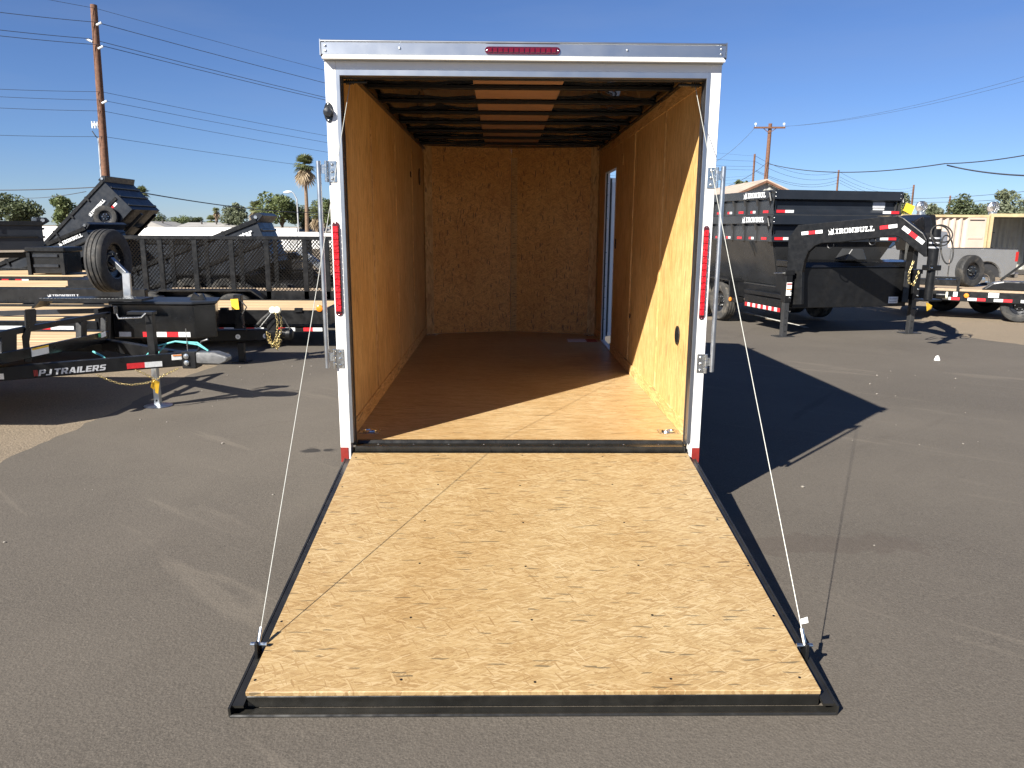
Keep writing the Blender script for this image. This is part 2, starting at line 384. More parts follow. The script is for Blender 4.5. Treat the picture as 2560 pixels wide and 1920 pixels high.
# wood decking
def wood(name, c0, c1, along):
    m, n, b = nm(name); v = objc(n); oi = N(n, 'ShaderNodeObjectInfo')
    s = tuple(1.2 if i == along else 26 for i in range(3))
    nz = noise(n, vscale(n, v, s), 1, 6, .6, .6); c = ramp(n, nz, [(.25, c0), (.75, c1)])
    c = mix(n, 1., c, ramp(n, oi.outputs['Random'], [(0., (.86, .86, .86)), (1., (1.08, 1.06, 1.02))]), 'MULTIPLY')
    n.links.new(c, b.inputs['Base Color']); b.inputs['Roughness'].default_value = .7; bump(n, b, nz, .2, .004)
wood('plank_wood', (.33, .22, .115), (.60, .45, .27), 0)
wood('plank_grey', (.24, .18, .12), (.36, .28, .20), 0)
# red lamp lens
m, n, b = nm('lens_red'); v = objc(n)
vo = N(n, 'ShaderNodeTexVoronoi'); vo.inputs['Scale'].default_value = 75; n.links.new(v, vo.inputs['Vector'])
n.links.new(ramp(n, vo.outputs['Distance'], [(.1, (.62, .012, .02)), (.6, (.34, .006, .012))]), b.inputs['Base Color'])
b.inputs['Roughness'].default_value = .12; b.inputs['Coat Weight'].default_value = .8; bump(n, b, vo.outputs['Distance'], .6, .006)
m, n, b = nm('lens_dark'); b.inputs['Base Color'].default_value = (.06, .003, .008, 1); b.inputs['Roughness'].default_value = .12; b.inputs['Coat Weight'].default_value = .7
m, n, b = nm('lens_led'); b.inputs['Base Color'].default_value = (.10, .004, .012, 1); b.inputs['Roughness'].default_value = .15
m, n, b = nm('glass_dark'); b.inputs['Base Color'].default_value = (.02, .03, .04, 1); b.inputs['Roughness'].default_value = .04; b.inputs['Specular IOR Level'].default_value = .9
m, n, b = nm('tail_red'); b.inputs['Base Color'].default_value = (.35, .012, .012, 1); b.inputs['Roughness'].default_value = .15; b.inputs['Coat Weight'].default_value = .6
# foliage
def leafm(name, c0, c1, trans=.25):
    m, n, b = nm(name); v = objc(n); c = ramp(n, noise(n, v, 1.1, 4, .6), [(.3, c0), (.7, c1)])
    n.links.new(c, b.inputs['Base Color']); b.inputs['Roughness'].default_value = .6
    t = N(n, 'ShaderNodeBsdfTranslucent'); n.links.new(c, t.inputs[0]); mx = N(n, 'ShaderNodeMixShader'); mx.inputs[0].default_value = trans
    n.links.new(b.outputs[0], mx.inputs[1]); n.links.new(t.outputs[0], mx.inputs[2]); n.links.new(mx.outputs[0], n.nodes['Material Output'].inputs[0])
leafm('leaf_dark', (0.056, 0.075, 0.035), (0.106, 0.125, 0.056)); leafm('leaf_green', (0.075, 0.106, 0.037), (0.150, 0.175, 0.062)); leafm('leaf_grey', (0.088, 0.106, 0.062), (0.163, 0.181, 0.106))
leafm('leaf_yellow', (0.175, 0.188, 0.044), (0.300, 0.275, 0.075)); leafm('palm_green', (0.088, 0.112, 0.044), (0.188, 0.200, 0.088)); leafm('palm_dead', (0.250, 0.188, 0.112), (0.413, 0.325, 0.213))

# asphalt
m, n, b = nm('asphalt'); v = objc(n)
f1 = noise(n, v, 190, 3, .65); f2 = noise(n, v, 60, 4, .6); big = noise(n, v, .45, 6, .6, .6); mid = noise(n, v, 3.2, 5, .6)
vo = N(n, 'ShaderNodeTexVoronoi'); vo.inputs['Scale'].default_value = 85; n.links.new(v, vo.inputs['Vector'])
c = ramp(n, f1, [(.34, (0.038, 0.033, 0.027)), (.5, (0.082, 0.071, 0.059)), (.66, (0.149, 0.129, 0.105))])
c = mix(n, .45, c, ramp(n, f2, [(.3, (0.055, 0.047, 0.038)), (.7, (0.122, 0.106, 0.087))]))
c = mix(n, ramp(n, vo.outputs['Distance'], [(.08, .45), (.22, 0.)]), c, (0.028, 0.025, 0.021))
c = mix(n, ramp(n, big, [(.35, 0.), (.75, .55)]), c, (0.132, 0.114, 0.092))
c = mix(n, ramp(n, mid, [(.52, 0.), (.8, .3)]), c, (0.076, 0.064, 0.052))
# pale dusty tyre sweeps: stretched, bent streaks
r = N(n, 'ShaderNodeVectorRotate', rotation_type='Z_AXIS'); r.inputs['Angle'].default_value = .75; n.links.new(v, r.inputs['Vector'])
st = noise(n, vscale(n, r.outputs[0], (.22, 2.1, 1)), 1, 5, .6, 1.1)
c = mix(n, ramp(n, st, [(.61, 0.), (.68, .3), (.76, 0.)]), c, (0.177, 0.151, 0.120))
stb = noise(n, vscale(n, r.outputs[0], (1.6, .2, 1)), 1.1, 5, .6, 1.3)
c = mix(n, ramp(n, stb, [(.63, 0.), (.72, .4)]), c, (0.056, 0.046, 0.036))
# a few dark drips by the trailer and a reddish scuff
for (cx, cy, rx, ry, a, colr) in ((gnd(781, 1126).x, gnd(781, 1126).y, .09, .075, .9, (0.019, 0.017, 0.016)), (gnd(819, 1125).x, gnd(819, 1125).y, .05, .05, .9, (0.019, 0.017, 0.016)), (1.75, 3.75, .75, .14, .35, (0.062, 0.047, 0.038))):
    s = N(n, 'ShaderNodeVectorMath', operation='SUBTRACT'); n.links.new(v, s.inputs[0]); s.inputs[1].default_value = (cx, cy, 0)
    s2 = vscale(n, s.outputs[0], (1/rx, 1/ry, 0)); l = N(n, 'ShaderNodeVectorMath', operation='LENGTH'); n.links.new(s2, l.inputs[0])
    ad = N(n, 'ShaderNodeMath', operation='MULTIPLY'); n.links.new(l.outputs['Value'], ad.inputs[0]); n.links.new(noise(n, v, 9, 4), ad.inputs[1])
    c = mix(n, ramp(n, ad.outputs[0], [(.35, a), (.5, 0.)]), c, colr)
n.links.new(c, b.inputs['Base Color']); b.inputs['Roughness'].default_value = .88; b.inputs['Specular IOR Level'].default_value = .3
hh = mix(n, .5, f1, vo.outputs['Distance']); bump(n, b, hh, .42, .006)
# dirt
m, n, b = nm('dirt'); v = objc(n)
c = ramp(n, noise(n, v, 60, 5, .7), [(.3, (0.103, 0.077, 0.052)), (.5, (0.186, 0.146, 0.099)), (.72, (0.285, 0.229, 0.166))])
c = mix(n, ramp(n, noise(n, v, 2.2, 6, .6), [(.35, 0.), (.75, .6)]), c, (0.221, 0.174, 0.119))
n.links.new(c, b.inputs['Base Color']); b.inputs['Roughness'].default_value = .95; bump(n, b, noise(n, v, 45, 5, .7), .8, .02)

# ================================================================== ground
rows = [-60, -20] + [i*.5-5 for i in range(80)] + [40, 60, 150, 600, 4000]
b = MB(); prev = None
for y in rows:
    cur = [b.vt((x, y, gz(y)-.006)) for x in (-3000, -40, -12, -6, -3, 3, 8, 14, 40, 3000)]
    if prev:
        for i in range(9): b.fc([prev[i], prev[i+1], cur[i+1], cur[i]])
    prev = cur
struct(b.build('ground', 'dirt'))
def lerp_pts(pts, y):
    for (x0, y0), (x1, y1) in zip(pts, pts[1:]):
        if y <= y1: return x0 + (x1-x0)*(y-y0)/(y1-y0+1e-9)
    return pts[-1][0]
Le = [gnd(*q) for q in ((0, 1160), (228, 1050), (513, 925), (640, 868), (760, 822))]
LE = [(Le[0].x-.05, -60)] + [(p.x, p.y) for p in Le]
Re = [gnd(*q) for q in ((2287, 799), (2368, 811), (2413, 842), (2560, 863))]
RE = [(26, -60), (26, 4), (Re[3].x+1.2, Re[3].y-2)] + [(p.x, p.y) for p in Re[::-1]]
rnd = random.Random(5); b = MB(); prev = None; y = -20; jl = jr = 0
ys = [-20, -8] + [-4+.12*i for i in range(int((Re[0].y+4)/.12))]
for y in ys:
    jl = jl*.7 + rnd.uniform(-.035, .035); jr = jr*.7 + rnd.uniform(-.05, .05)
    l = lerp_pts(LE, y)+jl; r = lerp_pts(RE, y)+jr
    cur = [b.vt((l+(r-l)*k/6, y, gz(y))) for k in range(7)]
    if prev:
        for i in range(6): b.fc([prev[i], prev[i+1], cur[i+1], cur[i]])
    prev = cur
struct(b.build('asphalt_lot', 'asphalt'))
# worn painted bay line
a_, c_ = gnd(1862, 780), gnd(2020, 820)
b = MB(); sd_ = (c_-a_).cross(V(0,0,1)).normalized()*.05
for k in range(5):
    t0, t1 = k/5, (k+.93)/5; p, q = a_.lerp(c_, t0), a_.lerp(c_, t1)
    b.quad(*[(o.x, o.y, gz(o.y)+.005) for o in (p-sd_, q-sd_, q+sd_, p+sd_)])
struct(b.build('bay_line', 'line_paint'))

# ================================================================== cargo trailer
TX, YR = .1202, 4.265
W, HO, IW = 1.065, .986, 1.032
ZB, ZF, ZO, ZC = .254, .352, 2.414, 2.555
YB = 9.06
X = Matrix.Translation((TX, 0, 0))
tr = thing('cargo_trailer', 'white enclosed cargo trailer with rear ramp door lowered and bare wood interior', 'trailer', (TX, YR, gz(YR)))
def P(name, mat, b, parent=tr, **k): return b.build(name, mat, parent, **k)
B = lambda: MB(X)
# outer skin
for sx in (-1, 1):
    xa, xb = sorted((sx*W*1., sx*(W-.004)))
    if sx < 0: P('side_wall', 'white_paint', B().box(xa, xb, YR+.05, YB+.06, ZB, 2.50))
    else:
        b = B(); d0, d1 = 7.74, 8.51
        b.box(xa, xb, YR+.05, d0, ZB, 2.50).box(xa, xb, d1, YB+.06, ZB, 2.50).box(xa, xb, d0, d1, 2.22, 2.50).box(xa, xb, d0, d1, ZB, .36)
        P('side_wall', 'white_paint', b)
    for k in range(1, 4):
        xs = sorted((sx*(W+.002), sx*(W+.005))); P('wall_seam', 'white_metal', B().box(*xs, YR+1.22*k-.02, YR+1.22*k+.02, ZB+.03, 2.48)) if not (sx > 0 and k == 3) else None
b = B(); b.prism([(-W, YB+.06, ZB), (0, YB+.34, ZB), (W, YB+.06, ZB), (W-.01, YB+.045, ZB), (0, YB+.325, ZB), (-W+.01, YB+.045, ZB)], (0, 0, 2.50-ZB)); P('nose', 'white_paint', b)
b = B(); b.prism([(-W-.006, YR+.03, 2.515), (-W+.02, YR+.03, 2.515), (-W+.02, YR+.03, 2.572), (W-.02, YR+.03, 2.572), (W-.02, YR+.03, 2.515), (W+.006, YR+.03, 2.515), (W+.006, YR+.03, 2.582), (0, YR+.03, 2.586), (-W-.006, YR+.03, 2.582)], (0, YB+.1-YR, 0)); P('roof', 'white_metal', b)
b = B(); b.prism([(-W, YB+.13, 2.573), (0, YB+.36, 2.573), (W, YB+.13, 2.573)], (0, 0, .012)); P('nose_roof', 'white_metal', b)
# rear frame
for sx in (-1, 1):
    xs = sorted((sx*W, sx*(HO+.018))); P('corner_post', 'white_paint', B().box(*xs, YR, YR+.07, ZB, 2.489), bevel=.003)
    xs = sorted((sx*(HO+.020), sx*(HO-.001))); P('door_trim', 'aluminium', B().box(*xs, YR-.005, YR+.05, .375, ZO+.03), bevel=.0015)
    xs = sorted((sx*(HO-.002), sx*(HO+.012))); P('door_seal', 'seal', B().box(*xs, YR+.051, YR+.085, ZF, ZO+.01))
    xs = sorted((sx*(W-.001), sx*(W-.046))); P('reflector', 'refl_red', B().box(*xs, YR-.003, YR-.0005, ZB+.002, ZB+.092))
    xs = sorted((sx*HO, sx*IW)); P('jamb', 'aluminium', B().box(*xs, YR+.086, YR+.10, ZF, ZO+.01))
P('header', 'white_paint', B().box(-W+.001, W-.001, YR+.002, YR+.068, ZO+.03, 2.492))
P('door_trim', 'aluminium', B().box(-HO-.020, HO+.020, YR-.0048, YR+.05, ZO, ZO+.0305), bevel=.0015)
P('door_seal', 'seal', B().box(-HO, HO, YR+.052, YR+.085, ZO-.004, ZO+.01))
P('drip_lip', 'white_metal', B().prism([(-W-.001, YR-.014, 2.516), (-W-.001, YR-.052, 2.496), (-W-.001, YR-.050, 2.4885), (-W-.001, YR+.01, 2.4915), (-W-.001, YR+.01, 2.516)], (2*W+.002, 0, 0)))
P('gutter', 'aluminium', B().box(-W-.004, W+.004, YR-.006, YR+.012, 2.4865, 2.4875+.003))
cap = P('roof_cap', 'aluminium', B().prism([(-W-.012, YR-.014, 2.517), (-W-.012, YR-.014, 2.578), (-W-.012, YR-.008, 2.586), (-W-.012, YR+.06, 2.590), (-W-.012, YR+.06, 2.517)], (2*W+.024, 0, 0)), bevel=.002)
P('bead', 'aluminium', B().cyl((-W-.012, YR-.012, 2.583), (W+.012, YR-.012, 2.583), .0065, 10), cap, smooth=True)
for sx in (-1, 1):
    P('end_cap', 'aluminium', B().box(*sorted((sx*(W+.0125), sx*(W+.018))), YR-.018, YR+.08, 2.512, 2.592), cap)
    for dz in (2.535, 2.560): P('rivet', 'zinc', B().lathe((sx*(W-.012), YR-.0145, dz), (0, -1, 0), [(.007, 0), (.006, .003), (.0001, .0045)], 10), cap, smooth=True)
for rx in (-.66, .55): P('rivet', 'zinc', B().lathe((rx, YR-.0145, 2.55), (0, -1, 0), [(.007, 0), (.006, .003), (.0001, .0045)], 10), cap, smooth=True)
# lamps
def stadium(x0, x1, z0, z1, y, vert):
    r = (x1-x0)/2 if vert else (z1-z0)/2; pts = []
    if vert:
        cx = (x0+x1)/2
        for i in range(9): a = pi*i/8; pts.append((cx+r*cos(a), y, z1-r+r*sin(a)))
        for i in range(9): a = pi+pi*i/8; pts.append((cx+r*cos(a), y, z0+r+r*sin(a)))
    else:
        cz = (z0+z1)/2
        for i in range(9): a = -pi/2+pi*i/8; pts.append((x1-r+r*cos(a), y, cz+r*sin(a)))
        for i in range(9): a = pi/2+pi*i/8; pts.append((x0+r+r*cos(a), y, cz+r*sin(a)))
    return pts
def lamp_bar(x0, x1, z0, z1, y, vert, name):
    base = P(name, 'lens_dark', B().prism(stadium(x0, x1, z0, z1, y-.007, vert), (0, .007, 0)), bevel=.0015)
    n = 13; r = .016
    for i in range(n):
        if vert:
            a = z0+r*1.5+(z1-z0-3*r)*i/n; c = z0+r*1.5+(z1-z0-3*r)*(i+.98)/n
            P('lens', 'lens_red', B().box(x0+.002, x1-.002, y-.018, y-.0072, a, c), base, bevel=.004)
        else:
            a = x0+r+(x1-x0-2*r)*i/n; c = x0+r+(x1-x0-2*r)*(i+.8)/n
            P('lens', 'lens_led', B().box(a, c, y-.012, y-.0072, z0+.008, z1-.008), base, bevel=.003)
    for e in (0, 1):
        c = ((x0+x1)/2, y-.0072, (z0+.008, z1-.008)[e]) if vert else ((x0+.012, x1-.012)[e], y-.0072, (z0+z1)/2)
        P('screw', 'zinc', B().lathe(c, (0, -1, 0), [(.004, 0), (.003, .002), (.0001, .003)], 8), base)
lamp_bar(-.926-TX-.016+.004, -.926-TX+.016+.010, 1.125, 1.650, YR-.0005, True, 'tail_lamp')
lamp_bar(1.150-TX-.015, 1.150-TX+.015, 1.112, 1.640, YR-.0005, True, 'tail_lamp')
lamp_bar(-.088-TX, .312-TX, 2.524, 2.562, YR-.0145, False, 'clearance_lamp')
# round plastic vent on left post
vb = P('vent_cover', 'plastic_black', B().prism([(-.932-TX+.025*cos(a), YR-.006, 2.226+.052*sin(a)) for a in [2*pi*i/24 for i in range(24)]], (0, .0055, 0)), bevel=.001)
P('dome', 'plastic_black', B().lathe((-.932-TX, YR-.0062, 2.226), (0, -1, 0), [(.026, 0), (.026, .014), (.022, .022), (.0001, .026)], 20), vb, smooth=True)
for dz in (-.041, .041): P('screw', 'zinc', B().lathe((-.932-TX, YR-.0062, 2.226+dz), (0, -1, 0), [(.005, 0), (.004, .003), (.0001, .004)], 8), vb)
# lock bars swung out on hinges
for sx, xp, xh0, xh1, zt, zb, hz in ((-1, -.996, -.956, -.902, 1.972, .828, (1.862, .822)), (1, 1.222, 1.139, 1.189, 1.958, .811, (1.842, .800))):
    lb = P('lock_bar', 'galvanised', B().cyl((xp-TX, YR-.02, zb), (xp-TX, YR-.02, zt), .013, 16), smooth=True)
    for z0 in hz:
        hp = P('hinge_plate', 'zinc', B().box(xh0-TX, xh1-TX, YR-.005, YR-.0005, z0, z0+.112), bevel=.0015)
        hx = (xh0 if sx < 0 else xh1)-TX
        for q in range(3): P('barrel', 'zinc', B().cyl((hx, YR-.012, z0+.001+.038*q), (hx, YR-.012, z0+.036+.038*q), .0095, 12), hp, smooth=True)
        P('strap', 'zinc', B().box(*sorted((hx+sx*.006, xp-TX)), YR-.019, YR-.013, z0+.045, z0+.092), hp, bevel=.001)
        for q in range(3):
            P('bolt', 'zinc', B().lathe(((xh0+xh1)/2-TX-sx*.004, YR-.0052, z0+.018+.038*q), (0, -1, 0), [(.0085, 0), (.0085, .004), (.005, .0065), (.0001, .007)], 6), hp)
# floor & sill
P('floor', 'osb_floor', B().box(-IW, IW, YR+.10, YB-.02, ZF-.022, ZF))
fl = tr
b = B(); b.prism([(-IW, YB-.02, ZF-.022), (IW, YB-.02, ZF-.022), (0, YB+.27, ZF-.022)], (0, 0, .022)); P('floor', 'osb_floor', b)
P('sill', 'sill_black', B().box(-HO+.004, HO-.004, YR+.006, YR+.10, .315, .349), bevel=.004)
P('sill_lip', 'sill_black', B().prism([(-HO+.006, YR+.075, .3495), (-HO+.006, YR+.102, .3495), (-HO+.006, YR+.102, .366), (-HO+.006, YR+.088, .364)], (2*HO-.012, 0, 0)))
P('bumper', 'sill_black', B().box(-W+.04, W-.04, YR+.012, YR+.12, .20, .312))
for i in range(9): P('screw', 'zinc', B().lathe((-.85+i*.21, YR+.055, .3492), (0, 0, 1), [(.006, 0), (.004, .002), (.0001, .003)], 8))
# inner walls: 1.22 m boards, kick boards, upper trims
SEAM = [YR+.10, 5.455, 6.675, 7.895, YB-.005]
for sx in (-1, 1):
    xs = sorted((sx*IW, sx*(IW+.012)))
    for k, (y0, y1) in enumerate(zip(SEAM, SEAM[1:])):
        y0 += .004; y1 -= .004
        if sx > 0 and k == 2:
            P('wall_board', 'osb_wall', B().box(*xs, y0, 7.75, ZF, ZC))
            P('wall_board', 'osb_wall', B().box(*xs, 7.7515, y1, 2.215, ZC))
        elif sx > 0 and k == 3:
            P('wall_board', 'osb_wall', B().box(*xs, 8.50, y1, ZF, ZC)); P('wall_board', 'osb_wall', B().box(*xs, y0, 8.4985, 2.215, ZC))
        else: P('wall_board', 'osb_wall', B().box(*xs, y0, y1, ZF, ZC))
    for ya_, yb2 in (((SEAM[0], YB-.01),) if sx < 0 else ((SEAM[0], 7.74), (8.52, YB-.01))): P('gap_dark_sheet', 'dark_in', B().box(*sorted((sx*(IW+.013), sx*(IW+.018))), ya_, yb2, ZF, ZC))  # dark sheet added behind the boards so their gaps look shaded
    for k, ys_ in enumerate(SEAM[1:-1]):
        if sx > 0 and k == 2: continue
        P('seam_strip', 'osb_wall', B().box(*sorted((sx*(IW-.006), sx*(IW-.0002))), ys_+.005, ys_+.05, .46, 2.39 if sx < 0 else 2.42))
    ye = YB-.01 if sx < 0 else 7.74
    P('kick_board', 'osb_trim', B().box(*sorted((sx*(IW-.010), sx*(IW-.0002))), YR+.10, ye, ZF+.0005, ZF+.095), bevel=.002)
    if sx > 0:
        P('top_board', 'osb_trim', B().box(IW-.006, IW-.0002, YR+.10, YB-.01, 2.425, ZC-.001))
        P('kick_board', 'osb_trim', B().box(IW-.010, IW-.0002, 8.51, YB-.01, ZF+.0005, ZF+.095), bevel=.002)
P('switch_plate', 'osb_trim', B().box(IW-.012, IW-.0065, 7.25, 7.34, 2.21, 2.31))
# side-door jamb and opened door
db = P('door_jamb', 'white_metal', B().box(IW-.004, W+.012, 8.495, 8.515, .355, 2.22).box(IW-.004, W+.012, 7.735, 7.751, .355, 2.22).box(IW-.004, W+.012, 7.751, 8.495, .345, .362).box(IW-.004, W+.012, 7.751, 8.495, 2.214, 2.222))
P('jamb_seal', 'seal', B().box(IW+.006, IW+.020, 8.478, 8.4945, .37, 2.21), db)
for i in range(14): P('screw', 'zinc', B().lathe((IW+.028, 8.4945, .48+i*.125), (0, -1, 0), [(.006, 0), (.004, .002), (.0001, .003)], 6), db)
da = radians(50); dx_, dy_ = cos(da), sin(da)
DX = Matrix.Translation((TX+W+.02, 8.53, 0)) @ Matrix.Rotation(da, 4, 'Z')
dr = MB(DX).box(0, .74, 0, .035, .40, 2.17).build('side_door', 'white_paint', tr, bevel=.003)
MB(DX).box(.04, .70, -.006, -.0005, .45, 2.12).build('inner_panel', 'white_metal', dr)
MB(DX).box(.002, .02, -.012, -.0005, .41, 2.16).box(.72, .738, -.012, -.0005, .41, 2.16).build('door_gasket', 'seal', dr)
MB(DX).tube([(.66, -.01, 1.15), (.66, -.05, 1.17), (.66, -.05, 1.30), (.66, -.01, 1.32)], .009).build('handle', 'zinc', dr, smooth=True)
# nose (front) boards
P('nose_board', 'osb_nose', B().prism([(-IW, YB, ZF+.001), (-.0015, YB+.26, ZF+.001), (-.0015, YB+.275, ZF+.001), (-IW, YB+.015, ZF+.001)], (0, 0, ZC-ZF-.002)))
P('nose_board', 'osb_nose', B().prism([(.0015, YB+.26, ZF+.001), (IW, YB, ZF+.001), (IW, YB+.015, ZF+.001), (.0015, YB+.275, ZF+.001)], (0, 0, ZC-ZF-.002)))
for sx in (-1, 1):
    n_ = .26/IW
    f = lambda x, o: (sx*x, YB+.26*(1-x/IW)-o, ZF+.002)
    P('corner_strip', 'osb_wall', B().prism([f(IW-.001, .001), f(IW-.10, .001), f(IW-.10, .012), f(IW-.012, .018)], (0, 0, ZC-ZF-.01)))
P('seam_strip', 'osb_trim', B().prism([(.002, YB+.258, ZF+.002), (.075, YB+.239, ZF+.002), (.075, YB+.235, ZF+.002), (.002, YB+.254, ZF+.002)], (0, 0, ZC-ZF-.01)))
P('top_board', 'osb_nose', B().prism([(-IW, YB-.006, 2.44), (0, YB+.252, 2.44), (0, YB+.258, 2.44), (-IW, YB-.001, 2.44)], (0, 0, ZC-2.445)))
P('top_board', 'osb_nose', B().prism([(0.0005, YB+.252, 2.44), (IW, YB-.006, 2.44), (IW, YB-.001, 2.44), (.0005, YB+.258, 2.44)], (0, 0, ZC-2.445)))
# ceiling: bows, tan centre, glossy black liner
BOW = [4.70, 5.285, 5.865, 6.42, 7.01, 7.61, 8.155, 8.70]
for y in BOW: P('roof_bow', 'bow_black', B().box(-IW+.001, IW-.001, y-.024, y+.024, 2.524, 2.548), bevel=.003)
ed = [YR+.08]+BOW+[YB+.05]
for k, (y0, y1) in enumerate(zip(ed, ed[1:])):
    y0 += .026 if k else 0; y1 -= .026
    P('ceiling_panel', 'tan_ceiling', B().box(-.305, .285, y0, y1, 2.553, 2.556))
    for sx in (-1, 1):
        rr = random.Random(k*2+sx)
        ph, a1, a2, f1, f2 = rr.uniform(0, 6), rr.uniform(.003, .006), rr.uniform(.001, .002), rr.uniform(1, 1.7), rr.uniform(2, 3.2)
        def fn(u, v, sx=sx, y0=y0, y1=y1, ph=ph, a1=a1, a2=a2, f1=f1, f2=f2):
            xa = .286 if sx > 0 else .306
            x = sx*(xa+(IW-xa)*u); y = y0+(y1-y0)*v
            return (x, y, 2.553+sin(pi*u)**.6*(a1*sin(f1*pi*u+ph+2.2*v)+a2*sin(f2*2*pi*u+5*v+ph))-.002)
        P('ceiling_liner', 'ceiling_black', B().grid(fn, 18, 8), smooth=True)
P('nose_ceiling', 'plastic_black', B().prism([(-IW, YB+.001, 2.545), (IW, YB+.001, 2.545), (IW, YB+.04, 2.545), (0, YB+.30, 2.545), (-IW, YB+.04, 2.545)], (0, 0, .02)))
P('ceiling_edge', 'plastic_black', B().box(-IW+.001, -IW+.03, YR+.10, YB, 2.505, 2.5195).box(IW-.03, IW-.001, YR+.10, YB, 2.505, 2.5195))
P('roof_skin', 'white_metal', B().box(-IW, IW, YR+.07, YB+.05, 2.566, 2.570))
# vents / holes in walls
def oval(name, x, y, z, ry, rz, sx, mat='plastic_black'):
    o = P(name, mat, B().prism([(x, y+ry*cos(2*pi*i/24), z+rz*sin(2*pi*i/24)) for i in range(24)], (-sx*.010, 0, 0)), bevel=.002)
    for dz in (-.8, .8): P('screw', 'zinc', B().lathe((x-sx*.0102, y, z+rz*dz), (-sx, 0, 0), [(.006, 0), (.0001, .003)], 8), o)
oval('wall_vent', IW-.0002, 4.81, .944, .055, .062, 1)
oval('wall_vent', -IW+.0002, 8.60, 2.17, .06, .09, -1)
oval('wall_knot', -IW+.0002, 7.78, 2.14, .018, .03, -1, 'plastic_black')
oval('wall_knot', IW-.0002, 6.62, .86, .012, .02, 1, 'plastic_black')
oval('wall_knot', IW-.0002, 7.62, 1.47, .018, .05, 1, 'plastic_black')
# recessed tie-down rings
for dx, dy in ((-.827, 4.595), (1.071, 4.60), (-.826, 8.96), (1.06, 8.96)):
    d = P('tie_down', 'zinc', MB().box(dx-.065, dx+.065, dy-.05, dy+.05, ZF+.0005, ZF+.003), bevel=.001)
    MB().lathe((dx, dy, ZF+.0032), (0, 0, 1), [(.045, 0), (.04, -.0005), (.0001, -.0005)], 20).build('dish', 'black_steel', d)
    MB().tube([(dx+.038*cos(a), dy+.022*sin(a)*1.1-.004, ZF+.008) for a in [2*pi*i/16 for i in range(16)]], .0055, 8, True).build('ring', 'chrome', d, smooth=True)
    for ex in (-.054, .054):
        for ey in (-.039, .039): MB().lathe((dx+ex, dy+ey, ZF+.003), (0, 0, 1), [(.006, 0), (.004, .002), (.0001, .003)], 8).build('screw', 'zinc', d)
# running gear
for sx in (-1, 1):
    P('chassis_rail', 'black_steel', B().box(*sorted((sx*.80, sx*.85)), YR+.02, YB+.1, .17, .33))
    for k, wy in enumerate((6.55, 7.42)):
        wc = (sx*1.17, wy, gz(wy)+.335)
        t = P('wheel', 'rubber', B().lathe(wc, (1, 0, 0), [(.20, -.10), (.30, -.105), (.33, -.08), (.335, 0), (.33, .08), (.30, .105), (.20, .10)], 28), smooth=True)
        P('rim', 'white_metal', B().lathe(wc, (sx, 0, 0), [(.205, .09), (.19, .06), (.09, .03), (.08, .09), (.0001, .09)], 24), t, smooth=True)
    b = B(); pts = [(6.05, .30), (6.12, .52), (6.24, .62), (7.73, .62), (7.85, .52), (7.92, .30), (7.89, .30), (7.82, .505), (7.72, .597), (6.25, .597), (6.15, .505), (6.08, .30)]
    b.prism([(sx*1.066, y, z-.05) for y, z in pts], (sx*.24, 0, 0)); P('fender', 'aluminium', b, bevel=.004)
for dx in (-1, 1): P('tongue_beam', 'black_steel', B().bar((dx*.8, YB, .22), (dx*.05, YB+1.25, .22), .06, .12))
P('jack_post', 'black_steel', B().cyl((0, YB+1.0, gz(10)+.01), (0, YB+1.0, .8), .03))
# ramp door
ang = math.atan2(.325-.072, 1.958)
RX = Matrix.Translation((TX, YR-.030, .322)) @ Matrix.Rotation(ang, 4, 'X') @ Matrix.Rotation(pi, 4, 'Z')   # local +y runs down the ramp, x flipped
RL = 1.962
rp = MB(RX).box(-.987, .987, .0, RL, -.019, 0).build('ramp_board', 'osb_ramp', tr, bevel=.0025)
rf = MB(RX).box(-.986, .986, .0, RL-.001, -.066, -.0195).build('ramp_frame', 'sill_black', tr, bevel=.003)
for sx in (-1, 1):
    MB(RX).box(*sorted((sx*.9865, sx*1.034)), .02, RL+.03, -.040, -.030).build('side_flange', 'sill_black', rf)
    MB(RX).hexa([(sx*1.026, .02, -.042), (sx*1.034, .02, -.042), (sx*1.034, RL+.045, -.072), (sx*1.026, RL+.045, -.072), (sx*1.026, .02, -.026), (sx*1.034, .02, -.026), (sx*1.034, RL+.045, -.028), (sx*1.026, RL+.045, -.028)]).build('edge_bead', 'sill_black', rf, smooth=True)
MB(RX).prism([(-1.034, RL+.0, -.0665), (-1.03, RL+.045, -.0665), (-1.03, RL+.052, -.072), (-1.03, RL+.0, -.075)], (2.068, 0, 0)).build('end_flange', 'sill_black', rf)
MB(RX).cyl((-1.03, RL+.040, -.066), (1.03, RL+.040, -.066), .010, 10).build('edge_bead', 'sill_black', rf, smooth=True)
MB(RX).box(-.99, .99, -.035, -.002, -.05, -.012).build('hinge_tube', 'sill_black', rf)
rr = random.Random(3)
for gx in (-.955, -.49, 0, .47, .955):
    for gy in (.05, .42, .80, 1.18, 1.56, 1.90):
        MB(RX).lathe((gx+rr.uniform(-.02, .02), gy+rr.uniform(-.02, .02), .0002), (0, 0, 1), [(.0055, 0), (.003, .0006), (.0001, .0006)], 8).build('screw', 'black_steel', rp)
